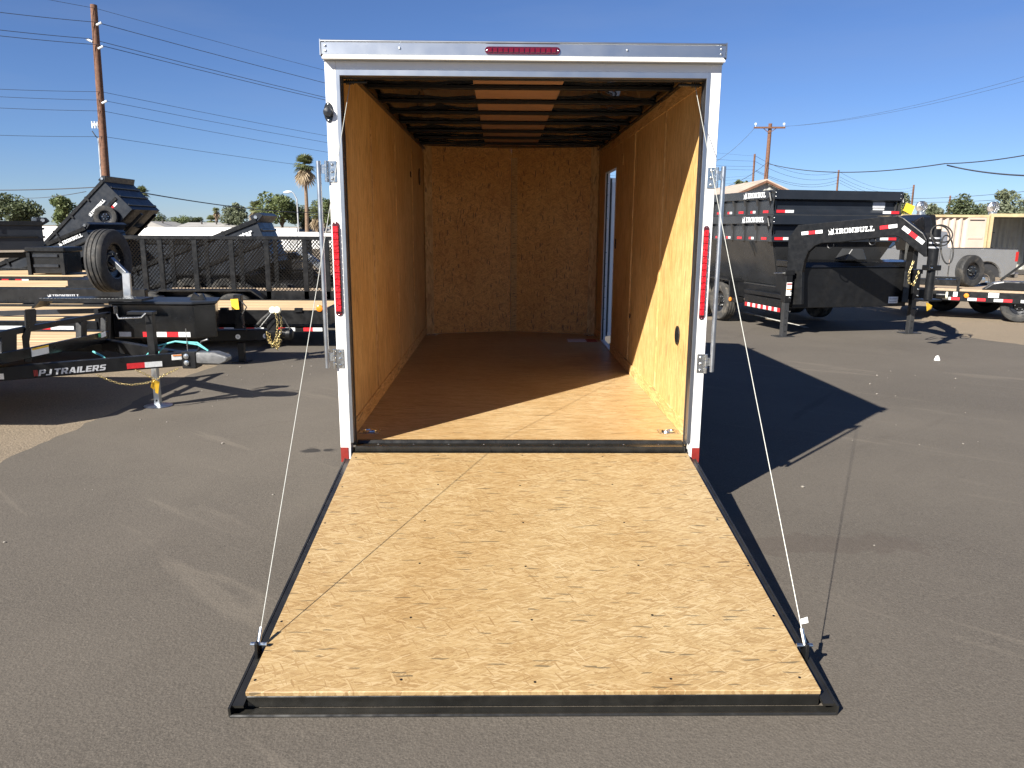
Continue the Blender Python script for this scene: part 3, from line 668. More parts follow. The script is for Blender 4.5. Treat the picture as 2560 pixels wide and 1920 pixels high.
# cables with bracket, ferrule, spring rod
def rampP(x, y, z): return RX @ V(x, y, z)
for sx, (bu, bv) in ((-1, (656, 1618)), (1, (2000, 1625))):
    yl = 1.735 if sx < 0 else 1.75
    base = rampP(-sx*1.010, yl, -.03); top = base + V(0, .004, .05)
    br = MB().bar(base + V(sx*.004, 0, -.02), top + V(sx*.004, 0, .006), .012, .05, (0, 1, 0)).build('cable_bracket', 'black_steel', tr, bevel=.002)
    MB().cyl(top + V(-.03, -.004, -.006), top + V(.03, -.004, -.006), .007, 10).build('bolt', 'zinc', br, smooth=True)
    p1 = V(TX+sx*.955, YR+.12, 2.395); p0 = top + V(0, -.004, 0); d = (p1-p0).normalized()
    cb = MB().tube([p0, p0.lerp(p1, .35)+V(0, 0, -.006), p0.lerp(p1, .7)+V(0, 0, -.004), p1], .0019, 8).build('lift_cable', 'wire_rope', tr, smooth=True)
    MB().cyl(p0-d*.005, p0+d*.055, .007, 10).build('ferrule', 'zinc', cb, smooth=True)
    sp = MB().cyl((TX+sx*.99, YR+.115, 2.402), (TX+sx*.86, YR+.115, 2.402), .008, 8).build('cable_guide', 'plastic_black', tr, smooth=True)
    for q in range(4): MB().cyl((TX+sx*(.975-.012*q), YR+.115, 2.402), (TX+sx*(.969-.012*q), YR+.115, 2.402), .014, 10).build('coil', 'plastic_black', sp, smooth=True)
    if sx > 0: MB().quad(p0+d*.07, p0+d*.07+V(.03, .004, .004), p0+d*.085+V(.032, .01, .008), p0+d*.088).build('cable_flag', 'litter', cb)
# loose papers on the floor
b = MB(); b.box(.77, .98, 8.43, 8.64, ZF+.001, ZF+.004); tag(b.build('paper_sheet', 'paper'), 'pale paper packet lying on the trailer floor near the side door', 'paper')
b = MB(); b.box(.985, 1.10, 8.42, 8.62, ZF+.001, ZF+.006); tag(b.build('document_pouch', 'decal_red'), 'dull red document pouch beside the papers on the trailer floor', 'pouch')
# litter on the lot
p = gnd(2343, 902); b = MB(); b.hexa([(p.x-0.0420, p.y-0.0180, p.z+0.0012), (p.x+0.0420, p.y-0.0180, p.z+0.0012), (p.x+0.0420, p.y+0.0300, p.z+0.0012), (p.x-0.0420, p.y+0.0300, p.z+0.0012), (p.x-0.0210, p.y, p.z+0.0720), (p.x+0.0180, p.y, p.z+0.0780), (p.x+0.0210, p.y+0.0180, p.z+0.0720), (p.x-0.0180, p.y+0.0180, p.z+0.0690)])
tag(b.build('litter_cup', 'litter', bevel=.01), 'crumpled white paper cup lying on open asphalt', 'litter')
rr = random.Random(9); b = MB()
for i in range(110):
    x, y = rr.uniform(-3.4, 7), rr.uniform(1.6, 10)
    if rr.random() < .55: x = rr.uniform(-3.7, -2.6) if rr.random() < .5 else rr.uniform(2, 6)
    if -1.05+TX < x < 1.1+TX and y > 2.1: continue
    s = rr.choice([.004, .005, .006, .008, .012]); z = gz(y)
    b.lathe((x, y, z), (rr.uniform(-.3, .3), rr.uniform(-.3, .3), 1), [(s*.7, -.001), (s*1.1, s*.4), (s*.6, s*.9), (.0001, s)], 6)
o = b.build('gravel', 'pebble'); o['kind'] = 'stuff'; o['label'] = 'loose pebbles scattered over the asphalt'; o['category'] = 'gravel'

# ================================================================== shared vehicle bits
def tyre_prof(r, w, ri):
    h = w/2
    return [(ri, -h*.8), (ri+(r-ri)*.45, -h), (r*.95, -h*.92), (r*.985, -h*.78), (r, -h*.6), (r*.975, -h*.52), (r*.975, -h*.44), (r, -h*.36), (r, -h*.1), (r*.975, -h*.06), (r*.975, h*.06), (r, h*.1), (r, h*.36), (r*.975, h*.44), (r*.975, h*.52), (r, h*.6), (r*.985, h*.78), (r*.95, h*.92), (ri+(r-ri)*.45, h), (ri, h*.8)]
def wheel(c, ax, r, w, parent, name='wheel', tyre='rubber', rim='rim_black', n=36, ri=.56):
    t = MB().lathe(c, ax, tyre_prof(r, w, r*ri), n).build(name, tyre, parent, smooth=True)
    rm = MB().lathe(c, ax, [(r*ri*1.02, w*.40), (r*ri*.93, w*.38), (r*ri*.88, w*.18), (r*ri*.62, w*.12), (r*ri*.55, w*.22), (r*ri*.30, w*.24), (r*ri*.28, w*.42), (.001, w*.43)], n).build('rim', rim, t, smooth=True)
    ax = Vector(ax).normalized(); a = ax.cross(V(0, 0, 1)).normalized(); bb = ax.cross(a)
    for k in range(6):
        q = Vector(c)+ax*(w*.24)+a*(r*ri*.44*cos(k*pi/3))+bb*(r*ri*.44*sin(k*pi/3))
        MB().cyl(q, q+ax*.03, .011, 6).build('lug_nut', 'zinc', rm)
    return t
link_me = {}
def chain(path, parent, size=.05, mat='gold_chain', name='safety_chain'):
    if mat not in link_me:
        b = MB(); pts = []
        for i in range(14):
            a = 2*pi*i/14; x = cos(a)*.26; y = sin(a)*.26; pts.append((x, y+(.24 if y > 0 else -.24), 0))
        b.tube(pts, .085, 5, True); bmesh.ops.recalc_face_normals(b.bm, faces=b.bm.faces)
        me = bpy.data.meshes.new('link'); b.bm.to_mesh(me); b.bm.free(); me.materials.append(MATS[mat])
        for p in me.polygons: p.use_smooth = True
        link_me[mat] = me
    g = group_part(name, parent); path = [Vector(p) for p in path]; step = size*.72; acc = 0; k = 0
    for p, q in zip(path, path[1:]):
        L = (q-p).length; d = (q-p).normalized(); t = acc
        while t < L:
            c = p+d*t; ref = V(0, 0, 1) if abs(d.z) < .9 else V(0, 1, 0); x = d.cross(ref).normalized(); zz = x.cross(d)
            if k % 2: x = zz
            M = frame(c, x, d); inst('link', link_me[mat], g, M @ Matrix.Scale(size, 4)); t += step; k += 1
        acc = t-L
    return g
def planks(parent, x0, x1, y0, y1, z, n, mat='plank_wood', th=.04, name='plank'):
    w = (y1-y0)/n; me = None
    b = MB().box(0, x1-x0, .003, w-.003, -th, 0); bmesh.ops.bevel(b.bm, geom=b.bm.edges[:], offset=.004, segments=1, affect='EDGES'); bmesh.ops.recalc_face_normals(b.bm, faces=b.bm.faces)
    me = bpy.data.meshes.new(name); b.bm.to_mesh(me); b.bm.free(); me.materials.append(MATS[mat])
    for i in range(n): inst(name, me, parent, Matrix.Translation((x0, y0+w*i, z+random.uniform(-.003, .003))))

# ================================================================== gooseneck dump trailer (right)
gl, gr = gnd(1957, 841), gnd(2272, 833)
GO = (gl+gr)/2; ex = (gr-gl); ex.z = 0; hw = ex.length/2; ex.normalize(); ey = V(-ex.y, ex.x, 0)
GX = frame(GO, ex, ey); GI = GX.inverted(); gz0 = GO.z
dt = thing('gooseneck_dump_trailer', 'black gooseneck dump trailer on drop legs with grey hopper body and stacked body', 'trailer', GO)
G = lambda: MB(GX)
def GL(x, y, z): return GX @ V(x, y, z-gz0)      # z given in world metres
def gz_(z): return z-gz0
def zpx(u, v, ly, lx=0):
    p = GX @ V(lx, ly, 0); return at(u, v, p.y).z-gz0
# drop legs
for sx in (-1, 1):
    x = sx*hw
    lg = G().box(x-.065, x+.065, -.065, .065, .62, 1.16).build('drop_leg', 'black_steel', dt, bevel=.006)
    G().box(x-.048, x+.048, -.048, .048, .012, .63).build('inner_leg', 'grey_steel', lg, bevel=.004)
    G().box(x-.17, x+.17, -.12, .12, .002, .014).build('foot_plate', 'grey_steel', lg)
    for k in range(4): G().lathe((x, -.0485, .1+.12*k), (0, -1, 0), [(.016, 0), (.016, .0012), (.0001, .0012)], 12).build('pin_hole', 'plastic_black', lg)
    G().cyl((x+.03, -.11, .46), (x+.03, .06, .46), .012, 8).build('lock_pin', 'chrome', lg, smooth=True)
    for k in range(2): G().lathe((x+.035, -.066, .70+.12*k), (0, -1, 0), [(.018, 0), (.014, .012), (.0001, .014)], 8).build('bolt', 'zinc', lg)
    G().box(x-.09, x+.09, -.075, .075, 1.10, 1.18).build('leg_collar', 'black_steel', lg, bevel=.004)
s_ = plate('sticker', 'sticker', dt, (-hw-.05, -.066, .74), (-hw+.05, -.066, .74), (0, 0, 1), .23, xf=GX)
plate('sticker_band', 'sticker_orange', s_, (-hw-.045, -.070, .84), (-hw+.045, -.070, .84), (0, 0, 1), .02, xf=GX)
plate('sticker_band', 'decal_red', s_, (-hw-.045, -.070, .93), (-hw+.045, -.070, .93), (0, 0, 1), .025, xf=GX)
G().cyl((-hw-.28, -.02, 1.13), (-hw-.06, -.02, 1.13), .012, 8).build('crank', 'zinc', dt, smooth=True)
# neck beams
cpx, cpy = -.10, -1.90
A_ = GX @ V(-hw+.14, .02, 0); B_ = GX @ V(cpx, cpy, 0)
outl = [(1968, 762), (1967, 678), (1970.5, 594), (1995, 562.5), (2233, 539), (2247, 540), (2259, 545), (2308, 583), (2317, 600), (2317, 642), (2310, 642), (2262, 604), (2248, 594), (2233, 590), (2100, 606), (2054, 608), (2036, 615), (2020, 630), (2010, 655), (2005, 681), (2003, 762)]
nb = [vpl(u, v, A_, B_) for u, v in outl]
nrm = (B_-A_).cross(V(0, 0, 1)).normalized()
if nrm.dot(ey) < 0: nrm = -nrm
beam = MB().prism(nb, nrm*.10).build('neck_beam', 'black_steel', dt, bevel=.012, seg=2)
nbl = [GI @ p for p in nb]
k_ = (hw-.14-cpx)/((-hw+.14)-cpx)
G().prism([(cpx+(p.x-cpx)*k_+.03, p.y, p.z) for p in nbl], V(-.09, .05, 0)).build('neck_beam', 'black_steel', dt, bevel=.012, seg=2)
# neck lettering & tape, on the near beam
def NB(u, v): return vpl(u, v, A_, B_)
o0, o1 = NB(2071, 586), NB(2186, 577)
letter(slab_mesh('*IRONBULL'), 'decal_white', beam, o0, o1, V(0, 0, 1), (NB(2094, 569)-NB(2094, 585)).length*.92, .004)
def tapepx(parent, pts, cols, hpx, th=.004):
    p0, p1 = NB(*pts[0]), NB(*pts[1]); up = -(p1-p0).cross(-nrm) ; up = (p1-p0).cross(nrm)
    if up.z < 0: up = -up
    tape(parent, p0, p1, up, hpx/F_PX*12, cols, th, .01)
tapepx(beam, ((2004, 588), (2057, 583)), 'wrw', 9)
tapepx(beam, ((2200, 574), (2244, 569)), 'rw', 9)
tapepx(beam, ((2254, 572), (2306, 612)), 'wrw', 10)
for u, v in ((2073, 613), (2178, 604)):
    c = NB(u, v) + nrm*.05
    MB().tube([c + (B_-A_).normalized()*(.055*cos(2*pi*i/16)) + V(0, 0, .055*sin(2*pi*i/16)) for i in range(16)], .010, 6, True).build('tie_ring', 'black_steel', dt, smooth=True)
# coupler tube, adjustable inner, plate, hoses
cz1, cz0 = zpx(2320, 572, cpy, cpx), zpx(2320, 752, cpy, cpx); cmid = cz0+(cz1-cz0)*.52
ct = G().cyl((cpx+.04, cpy-.02, cmid-.08), (cpx+.04, cpy-.02, cz1), .075, 20).build('coupler_tube', 'black_steel', dt, smooth=True)
G().cyl((cpx+.04, cpy-.02, cz0+.02), (cpx+.04, cpy-.02, cmid), .062, 20).build('inner_tube', 'black_steel', ct, smooth=True)
G().box(cpx-.13, cpx+.21, cpy-.12, cpy+.08, cz0, cz0+.03).build('coupler_plate', 'black_steel', ct, bevel=.006)
G().box(cpx-.07, cpx+.15, cpy-.10, cpy+.06, cmid-.10, cmid-.02).build('clamp', 'black_steel', ct, bevel=.008)
for k in range(3): G().lathe((cpx+.04, cpy-.02, cz1-.14-.07*k), (0, 0, 1), [(.0765, -.012), (.0775, 0), (.0765, .012)], 20).build('marker_band', 'decal_grey', ct, smooth=True)
G().lathe((cpx-.04, cpy-.09, cmid-.06), (0, -1, 0), [(.014, 0), (.014, .03), (.0001, .032)], 10).build('set_bolt', 'chrome', ct)
for (dx, dz, r1, r2) in ((.02, -.02, .19, .16), (.0, -.05, .17, .19), (.15, -.26, .11, .27)):
    G().tube([(cpx+.05+dx+r1*cos(2*pi*i/22), cpy-.11+.05*sin(2*pi*i/22), cz1-.05+dz+r2*sin(2*pi*i/22)*.8) for i in range(22)], .011, 6, True).build('brake_hose', 'rubber', ct, smooth=True)
chain([GL(cpx-.16, cpy+.15, cmid+gz0+.02), GL(cpx-.22, cpy+.14, cmid+gz0-.16), GL(cpx-.20, cpy+.14, cmid+gz0-.30), GL(cpx-.12, cpy+.13, cmid+gz0-.34), GL(cpx-.06, cpy+.12, cmid+gz0-.12)], dt, .055)
b = G(); b.prism([(cpx-.05, cpy-.10, cz0-.01), (cpx+.10, cpy-.06, cz0-.07), (cpx+.09, cpy-.06, cz0-.12), (cpx-.02, cpy-.10, cz0-.15)], (.0, .004, 0)); b.build('hang_tag', 'tag_yellow', dt)
# front tool box between the legs, with lid
bt, bb_ = zpx(2100, 668, .05), zpx(2100, 768, .05)
fb = G().box(-hw+.16, hw-.1, .05, .62, bb_, bt).build('tool_box', 'black_steel', dt, bevel=.01)
G().prism([(-hw+.14, .02, bt+.001), (-hw+.14, .06, bt+.09), (-hw+.14, .30, bt+.12), (-hw+.14, .62, bt+.12), (-hw+.14, .62, bt+.001)], (2*hw-.22, 0, 0)).build('lid', 'black_gloss', fb, bevel=.012, seg=2)
plate('sticker', 'sticker', fb, (hw-.48, .05, bb_+.06), (hw-.28, .05, bb_+.06), (0, 0, 1), .12, xf=GX)
for k in (0, 1): plate('sticker_band', 'decal_grey', fb, (hw-.46, .046, bb_+.08+.05*k), (hw-.31, .046, bb_+.08+.05*k), (0, 0, 1), .02, xf=GX)
# frame rails, lower step rail with tape, crossmembers
yb = 5.9
for sx in (-1, 1):
    x = sx*(hw-.22)
    G().box(x-.05, x+.05, .3, yb, .55, .82).build('frame_rail', 'black_steel', dt, bevel=.006)
G().box(-hw-.0, -hw+.10, .16, 1.45, .66, .74).build('side_rail', 'black_steel', dt, bevel=.008)
G().box(-hw+.01, -hw+.09, .16, 1.45, .40, .64).build('side_panel', 'black_steel', dt, bevel=.006)
tape(dt, (-hw+.01, 1.40, .42), (-hw+.01, .17, .42), (0, 0, 1), .07, 'rwrwrwrwrwrwr', .002, .02, xf=GX)
# wheels + fender
w1, w2 = GI @ gnd(1817, 801), GI @ gnd(1783, 790)
wr = .40
for sx in (-1, 1):
    for wy in (w1.y, w1.y+.92):
        c = GX @ V(sx*(hw-.17), wy, wr); wheel(c, -ex if sx < 0 else ex, wr, .25, dt, 'wheel', 'tyre_dusty')
    pr = [(w1.y-.62, .45), (w1.y-.55, .86), (w1.y-.45, .90), (w1.y+1.37, .90), (w1.y+1.47, .86), (w1.y+1.54, .45)]
    pr = pr + [(y+(.03 if i < 3 else -.03), z-.02) for i, (y, z) in reversed(list(enumerate(pr)))]
    G().prism([(sx*(hw-.30), y, z) for y, z in pr], (sx*.32, 0, 0)).build('fender', 'black_steel', dt, bevel=.005)
G().box(-hw-.01, -hw+.16, w1.y-.86, w1.y-.56, .44, .54).build('step', 'black_steel', dt, bevel=.01)
lp = GX @ V(-hw-.012, w1.y-.62, .49); MB().lathe(lp, -ex, [(.045, 0), (.04, .015), (.0001, .02)], 14).build('marker_lamp', 'amber', dt, smooth=True)
# dump bodies
yf = .62
def body(parent, zt, hs, zb, hop, mat, nm_, zmat):
    """zt top; hs = height of upper flange zone; hopper below down to hop (or none)"""
    W_ = hw+.02; z1 = zt-.155; z2 = zt-.19; z3 = zb
    bd = G().box(-W_, -W_+.05, yf, yb, z1, zt).build(nm_, mat, parent, bevel=.006)
    G().box(W_-.05, W_, yf, yb, z1, zt).build('top_side', mat, bd, bevel=.006)
    for sx in (-1, 1):
        xs = sorted((sx*(W_-.055), sx*(W_-.075))); G().box(*xs, yf+.02, yb, z3, z1).build('side_sheet', mat, bd)
        for k in range(11):
            y = yf+.10+k*.45
            b = G(); b.prism([(sx*(W_-.054), y, z1-.001), (sx*(W_-.001), y, z1-.001), (sx*(W_-.03), y, z1-.12), (sx*(W_-.03), y, z3+.002), (sx*(W_-.054), y, z3+.002)], (0, .055, 0)); b.build('stake', mat, bd)
            if sx < 0:
                tape(bd, (-W_+.0538, y+.30, z3+.03), (-W_+.0538, y+.12, z3+.03), (0, 0, 1), .045, 'rw' if k % 2 else 'r', .002, .0, xf=GX)
        if hop is not None:
            b = G(); b.hexa([(sx*(W_-.06), yf+.02, z3), (sx*(W_-.08), yf+.02, z3), (sx*(W_-.08), yb, z3), (sx*(W_-.06), yb, z3), ]+[(sx*(W_-.42), yf+.32, hop), (sx*(W_-.44), yf+.32, hop), (sx*(W_-.44), yb, hop), (sx*(W_-.42), yb, hop)]); b.build('hopper_side', 'grey_steel', bd)
    # front: lip, recessed groove, lower lip
    fp = [(0, zt), (0, zt-.16), (.10, zt-.20), (.10, zt-.33), (-.01, zt-.39), (-.01, z3), (.03, z3), (.03, zt-.37), (.13, zt-.31), (.13, zt-.18), (.04, zt-.13), (.04, zt)]
    G().prism([(-W_+.006, yf-.04+a, c) for a, c in fp], (2*W_-.012, 0, 0)).build('front_sheet', zmat, bd)
    for sx in (-1, 1):
        G().prism([(sx*(W_+.004), yf-.05, zt), (sx*(W_+.004), yf+.05, zt), (sx*(W_+.004), yf+.05, z3), (sx*(W_+.004), yf-.055, z3), (sx*(W_+.004), yf-.02, zt-.3)], (-sx*.012, 0, 0)).build('end_plate', mat, bd)
        for dz in (.05, .12): G().lathe((sx*(W_-.03), yf-.0405, zt-dz), (0, -1, 0), [(.012, 0), (.0001, .008)], 8).build('rivet', 'zinc', bd)
        tape(bd, (sx*(W_-.05) if sx < 0 else W_-.40, yf-.05, z3+.03), (sx*(W_-.05)+.35 if sx < 0 else W_-.05, yf-.05, z3+.03), (0, 0, 1), .05, 'rw' if sx < 0 else 'wr', .002, .0, xf=GX)
        hd = G().tube([(sx*(W_+.01), yf+.10, zt-.03), (sx*(W_+.06), yf+.03, zt-.06), (sx*(W_+.05), yf-.02, zt-.20)], .022, 8).build('latch', 'black_steel', bd, smooth=True)
        G().cyl((sx*(W_+.01), yf+.12, zt-.16), (sx*(W_+.08), yf+.02, zt-.17), .03, 10).build('hinge_pin', 'black_steel', hd, smooth=True)
    if hop is not None:
        G().hexa([(-W_+.08, yf+.0, z3), (W_-.08, yf+.0, z3), (W_-.08, yf+.02, z3), (-W_+.08, yf+.02, z3), (-W_+.44, yf+.30, hop), (W_-.44, yf+.30, hop), (W_-.44, yf+.32, hop), (-W_+.44, yf+.32, hop)]).build('hopper_front', 'grey_steel', bd)  # lighter grey than the front sheet, standing in for reflected ground
        for k in range(4):
            y = yf+.75+k*1.1
            b = G(); b.prism([(-W_+.058, y, z3), (-W_-.0, y, z3), (-W_+.14, y, z3-.26)], (0, .03, 0)); b.build('gusset', mat, bd)
        G().box(-W_+.44, W_-.44, yf+.32, yb, hop-.04, hop).build('hopper_floor', 'grey_steel', bd)
    G().box(-W_+.05, W_-.05, yb-.03, yb, z3, zt-.002).build('tail_gate', mat, bd)
    p0 = GX @ V(-W_, yf+1.05, zt-.125); p1 = GX @ V(-W_, yf+.26, zt-.125)
    letter(slab_mesh('*IRONBUL'), 'decal_white', bd, p0, p1, V(0, 0, 1), .115, .004)
    return bd
zU = zpx(1940, 474, yf, -hw); zU0 = zpx(1936, 536, yf, -hw); zL = zU0-.012; zL0 = zpx(1940, 604, yf, -hw)
bl = body(dt, zL, .4, zL0, .84, 'grey_steel', 'dump_body', 'navy_steel')
ub = thing('stacked_dump_body', 'upper grey dump body stacked on the dump trailer body, yellow tag on corner', 'dump body', GX @ V(0, 2, zU0))
bu = body(ub, zU, .4, zU0, None, 'grey_steel', 'side_rail', 'navy_steel')
plate('sticker', 'sticker', ub, (hw-.52, yf+.055, zU-.40), (hw-.28, yf+.055, zU-.40), (0, 0, 1), .09, xf=GX)
plate('sticker', 'decal_grey', ub, (hw-.53, yf+.055, zU-.30), (hw-.27, yf+.055, zU-.30), (0, 0, 1), .14, xf=GX)
b = G(); b.prism([(hw+.05, yf-.06, zU-.34), (hw+.20, yf-.10, zU-.42), (hw+.28, yf-.08, zU-.26), (hw+.12, yf-.04, zU-.20)], (0, .006, 0)); b.build('hang_tag', 'tag_yellow', ub)
b = G(); b.prism([(-.2, .0, bt+.13), (.25, .0, bt+.13), (.16, .0, bt+.33), (-.06, .0, bt+.33)], (0, .3, 0)); b.build('pump_cover', 'grey_steel', dt, bevel=.01)

# ================================================================== pickup
YP = 23.0; pzg = gz(YP)
xt = at(2546, 640, YP).x
pk = thing('pickup_truck', 'silver regular cab pickup parked in front of cream containers', 'pickup truck', (xt-2.8, YP+1, pzg))
PX = Matrix.Translation((xt, YP, pzg)) @ Matrix.Diagonal((-1, 1, 1, 1))      # local x runs forward from the tail
def K(): return MB(PX)
def arch(cx, r, z0, n=10): return [(cx+r*cos(a), z0+r*sin(a)) for a in [pi*i/n for i in range(n+1)]]
rw, fwx, wrr = .96, 4.55, .39
low = [(.02, .62), (.0, 1.05), (.03, 1.33), (2.06, 1.35)]
bedp = [(.04, .60)] + [(0, 1.0), (.03, 1.34), (2.07, 1.36), (2.07, .48)] + [(a, z) for a, z in arch(rw, .49, .48)] + [(.45, .52)]
bed = K().prism([(a, 0, z) for a, z in bedp], (0, .07, 0)).build('bed_side', 'silver_paint', pk, bevel=.02, seg=2)
K().prism([(a, 1.85, z) for a, z in bedp], (0, .07, 0)).build('bed_side', 'silver_paint', pk, bevel=.02, seg=2)
K().box(.05, 2.05, .08, 1.84, .72, .76).build('bed_floor', 'truck_trim', pk)
K().box(.02, .08, .08, 1.84, .62, 1.33).build('tail_gate', 'silver_paint', pk, bevel=.01)
K().box(.03, 2.06, -.004, .08, 1.362, 1.392).build('bed_rail', 'truck_trim', pk, bevel=.008)
K().box(-.10, .02, .02, 1.9, .48, .64).build('rear_bumper', 'chrome', pk, bevel=.02)
ar = [(rw+.49*cos(pi*i/12), .50+.49*sin(pi*i/12)) for i in range(13)]; ar2 = [(rw+.61*cos(pi*i/12), .50+.62*sin(pi*i/12)) for i in range(13)]
K().prism([(a, -.035, z) for a, z in ar+ar2[::-1]], (0, .036, 0)).build('wheel_flare', 'silver_paint', bed, bevel=.012, seg=2)
K().box(rw-.50, rw+.5, .072, .3, .50, 1.02).build('wheel_well', 'truck_trim', pk)
K().box(-.008, .09, -.006, .12, .98, 1.28).build('tail_lamp', 'tail_red', pk, bevel=.01)
pf = PX @ V(1.72, -.001, 1.02); MB().lathe(pf, (0, -1, 0), [(.085, 0), (.085, .002), (.0001, .003)], 20).build('fuel_door', 'silver_paint', bed)
# cab
cabp = [(2.10, .46), (2.10, 1.36), (2.13, 1.40), (3.95, 1.36), (5.1, 1.22), (5.5, 1.12), (5.58, .9), (5.58, .5)] + [(a, z) for a, z in arch(fwx, .49, .46)][:] + [(3.9, .46)]
cab = K().prism([(a, .02, z) for a, z in cabp], (0, 1.88, 0)).build('cab', 'silver_paint', pk, bevel=.03, seg=2)
K().hexa([(2.13, .10, 1.38), (3.86, .10, 1.36), (3.86, 1.82, 1.36), (2.13, 1.82, 1.38), (2.17, .19, 1.88), (3.12, .20, 1.88), (3.12, 1.68, 1.88), (2.17, 1.69, 1.88)]).build('cab_roof', 'silver_paint', pk, bevel=.05, seg=3)
K().hexa([(2.36, .085, 1.43), (3.55, .085, 1.42), (3.55, .14, 1.42), (2.36, .14, 1.43), (2.38, .150, 1.80), (3.10, .158, 1.80), (3.10, .22, 1.80), (2.38, .22, 1.80)]).build('side_window', 'glass_dark', pk)
K().hexa([(3.87, .2, 1.385), (3.89, .2, 1.385), (3.89, 1.72, 1.385), (3.87, 1.72, 1.385), (3.16, .30, 1.86), (3.18, .30, 1.87), (3.18, 1.62, 1.87), (3.16, 1.62, 1.86)]).build('windscreen', 'glass_dark', pk)
K().hexa([(2.10, .3, 1.45), (2.12, .3, 1.45), (2.12, 1.6, 1.45), (2.10, 1.6, 1.45), (2.21, .36, 1.80), (2.23, .36, 1.80), (2.23, 1.56, 1.80), (2.21, 1.56, 1.80)]).build('rear_window', 'glass_dark', pk)
K().box(2.42, 2.43, .012, .021, .56, 1.38).box(3.62, 3.63, .012, .021, .56, 1.36).build('door_gap', 'truck_trim', pk)
K().tube([(2.55, .02, 1.18), (2.55, -.03, 1.19), (2.75, -.03, 1.19), (2.75, .02, 1.18)], .014).build('door_handle', 'silver_paint', pk, smooth=True)
K().box(3.48, 3.66, -.22, .02, 1.42, 1.62).build('mirror', 'truck_trim', pk, bevel=.02)
for wx in (rw, fwx):
    for sy, yy in ((-1, .16), (1, 1.76)): wheel(PX @ V(wx, yy, wrr), (0, sy, 0), wrr, .26, pk, 'wheel', 'rubber', 'chrome')

# ================================================================== cream containers
def corrug(b, x0, x1, y, z0, z1, d=.09, pitch=.30, sgn=-1):
    n = max(1, round((x1-x0)/pitch)); p = (x1-x0)/n; pts = []
    for i in range(n):
        a = x0+p*i; pts += [(a, y), (a+p*.25, y), (a+p*.5, y-sgn*d), (a+p*.75, y-sgn*d)]
    pts.append((x1, y)); A = [(b.vt((px, py, z0)), b.vt((px, py, z1))) for px, py in pts]
    for q, r in zip(A, A[1:]): b.fc([q[0], r[0], r[1], q[1]])
    return b
YC = 33.0; cz = gz(YC)
xd = at(2466, 600, YC).x; xa = xd-6.4
cA = thing('shipping_container', 'closed cream shipping container with corrugated side behind the pickup', 'container', ((xa+xd)/2, YC+1.2, cz))
ztop = at(2400, 537, YC).z; h_ = ztop-cz
pa = at(2414, 600, YC).x
corrug(MB(), xa+.1, pa, YC+.03, cz+.15, ztop-.1).build('corrugated_side', 'cream', cA)
MB().box(pa+.0, xd-.1, YC-.01, YC+.04, cz+.15, ztop-.1).build('door_leaf', 'cream', cA, bevel=.01)
for zz in (.30, .62): MB().box(pa+.06, xd-.2, YC-.035, YC-.011, cz+h_*zz-.05, cz+h_*zz+.05).build('door_rib', 'cream', cA, bevel=.01)
MB().box(pa+.08, xd-.2, YC-.03, YC-.011, ztop-.24, ztop-.2).build('lock_rod', 'plastic_black', cA)
MB().box(xa, xd, YC-.02, YC+.1, ztop-.1, ztop).build('top_rail', 'cream_frame', cA); MB().box(xa, xd, YC-.02, YC+.1, cz+.02, cz+.15).build('bottom_rail', 'cream_frame', cA)
for x in (xa, xd-.1): MB().box(x, x+.1, YC-.025, YC+.1, cz+.02, ztop+.004).build('corner_post', 'cream_frame', cA)
MB().box(xa, xd, YC+.1, YC+2.44, ztop-.06, ztop-.02).build('roof', 'cream', cA); MB().box(xa+.02, xd-.02, YC+2.40, YC+2.44, cz+.1, ztop-.06).build('rear_side', 'cream', cA)
MB().box(xa, xa+.04, YC+.1, YC+2.4, cz+.1, ztop-.06).box(xd-.04, xd, YC+.1, YC+2.4, cz+.1, ztop-.06).build('end_wall', 'cream', cA)
xo = xd+.06; xw = xo+3.4
cB = thing('shipping_container', 'open fronted cream shipping container with shelves and shadow inside', 'container', ((xo+xw)/2, YC+1.2, cz))
MB().box(xo, xw, YC-.04, YC+.12, ztop-.08, ztop+.06).build('top_rail', 'cream_frame', cB)
MB().box(xo, xo+.12, YC-.04, YC+.1, cz+.02, ztop-.08).build('corner_post', 'cream_frame', cB); MB().box(xw-.12, xw, YC-.04, YC+.1, cz+.02, ztop-.08).build('corner_post', 'cream_frame', cB)
corrug(MB(), xo+.12, xw-.12, YC+2.3, cz+.1, ztop-.1, .05, .26).build('inner_wall', 'shed_wall', cB)
MB().box(xo, xw, YC+.12, YC+2.44, ztop-.06, ztop).build('roof', 'cream', cB); MB().box(xo, xw, YC, YC+2.44, cz+.02, cz+.12).build('floor', 'dark_in', cB)
MB().box(xo, xo+.05, YC+.1, YC+2.4, cz+.12, ztop-.06).box(xw-.05, xw, YC+.1, YC+2.4, cz+.12, ztop-.06).box(xo, xw, YC+2.36, YC+2.42, cz+.1, ztop-.06).build('side_wall', 'shed_wall', cB)
for k, zz in enumerate((.5, 1.15, 1.8)): MB().box(xo+.15, xo+.85, YC+.9, YC+1.6, cz+zz, cz+zz+.04).build('shelf', 'grey_steel', cB)
xq = at(2540, 600, YC-.5).x

wc_ = V(xo+.62, YC+1.2, cz+.12+.36); ws = thing('stored_wheel', 'dark spoked wheel standing inside the open container', 'wheel', (wc_.x, wc_.y, cz+.12)); wheel(wc_, (0, -1, 0), .36, .2, ws, 'tyre')
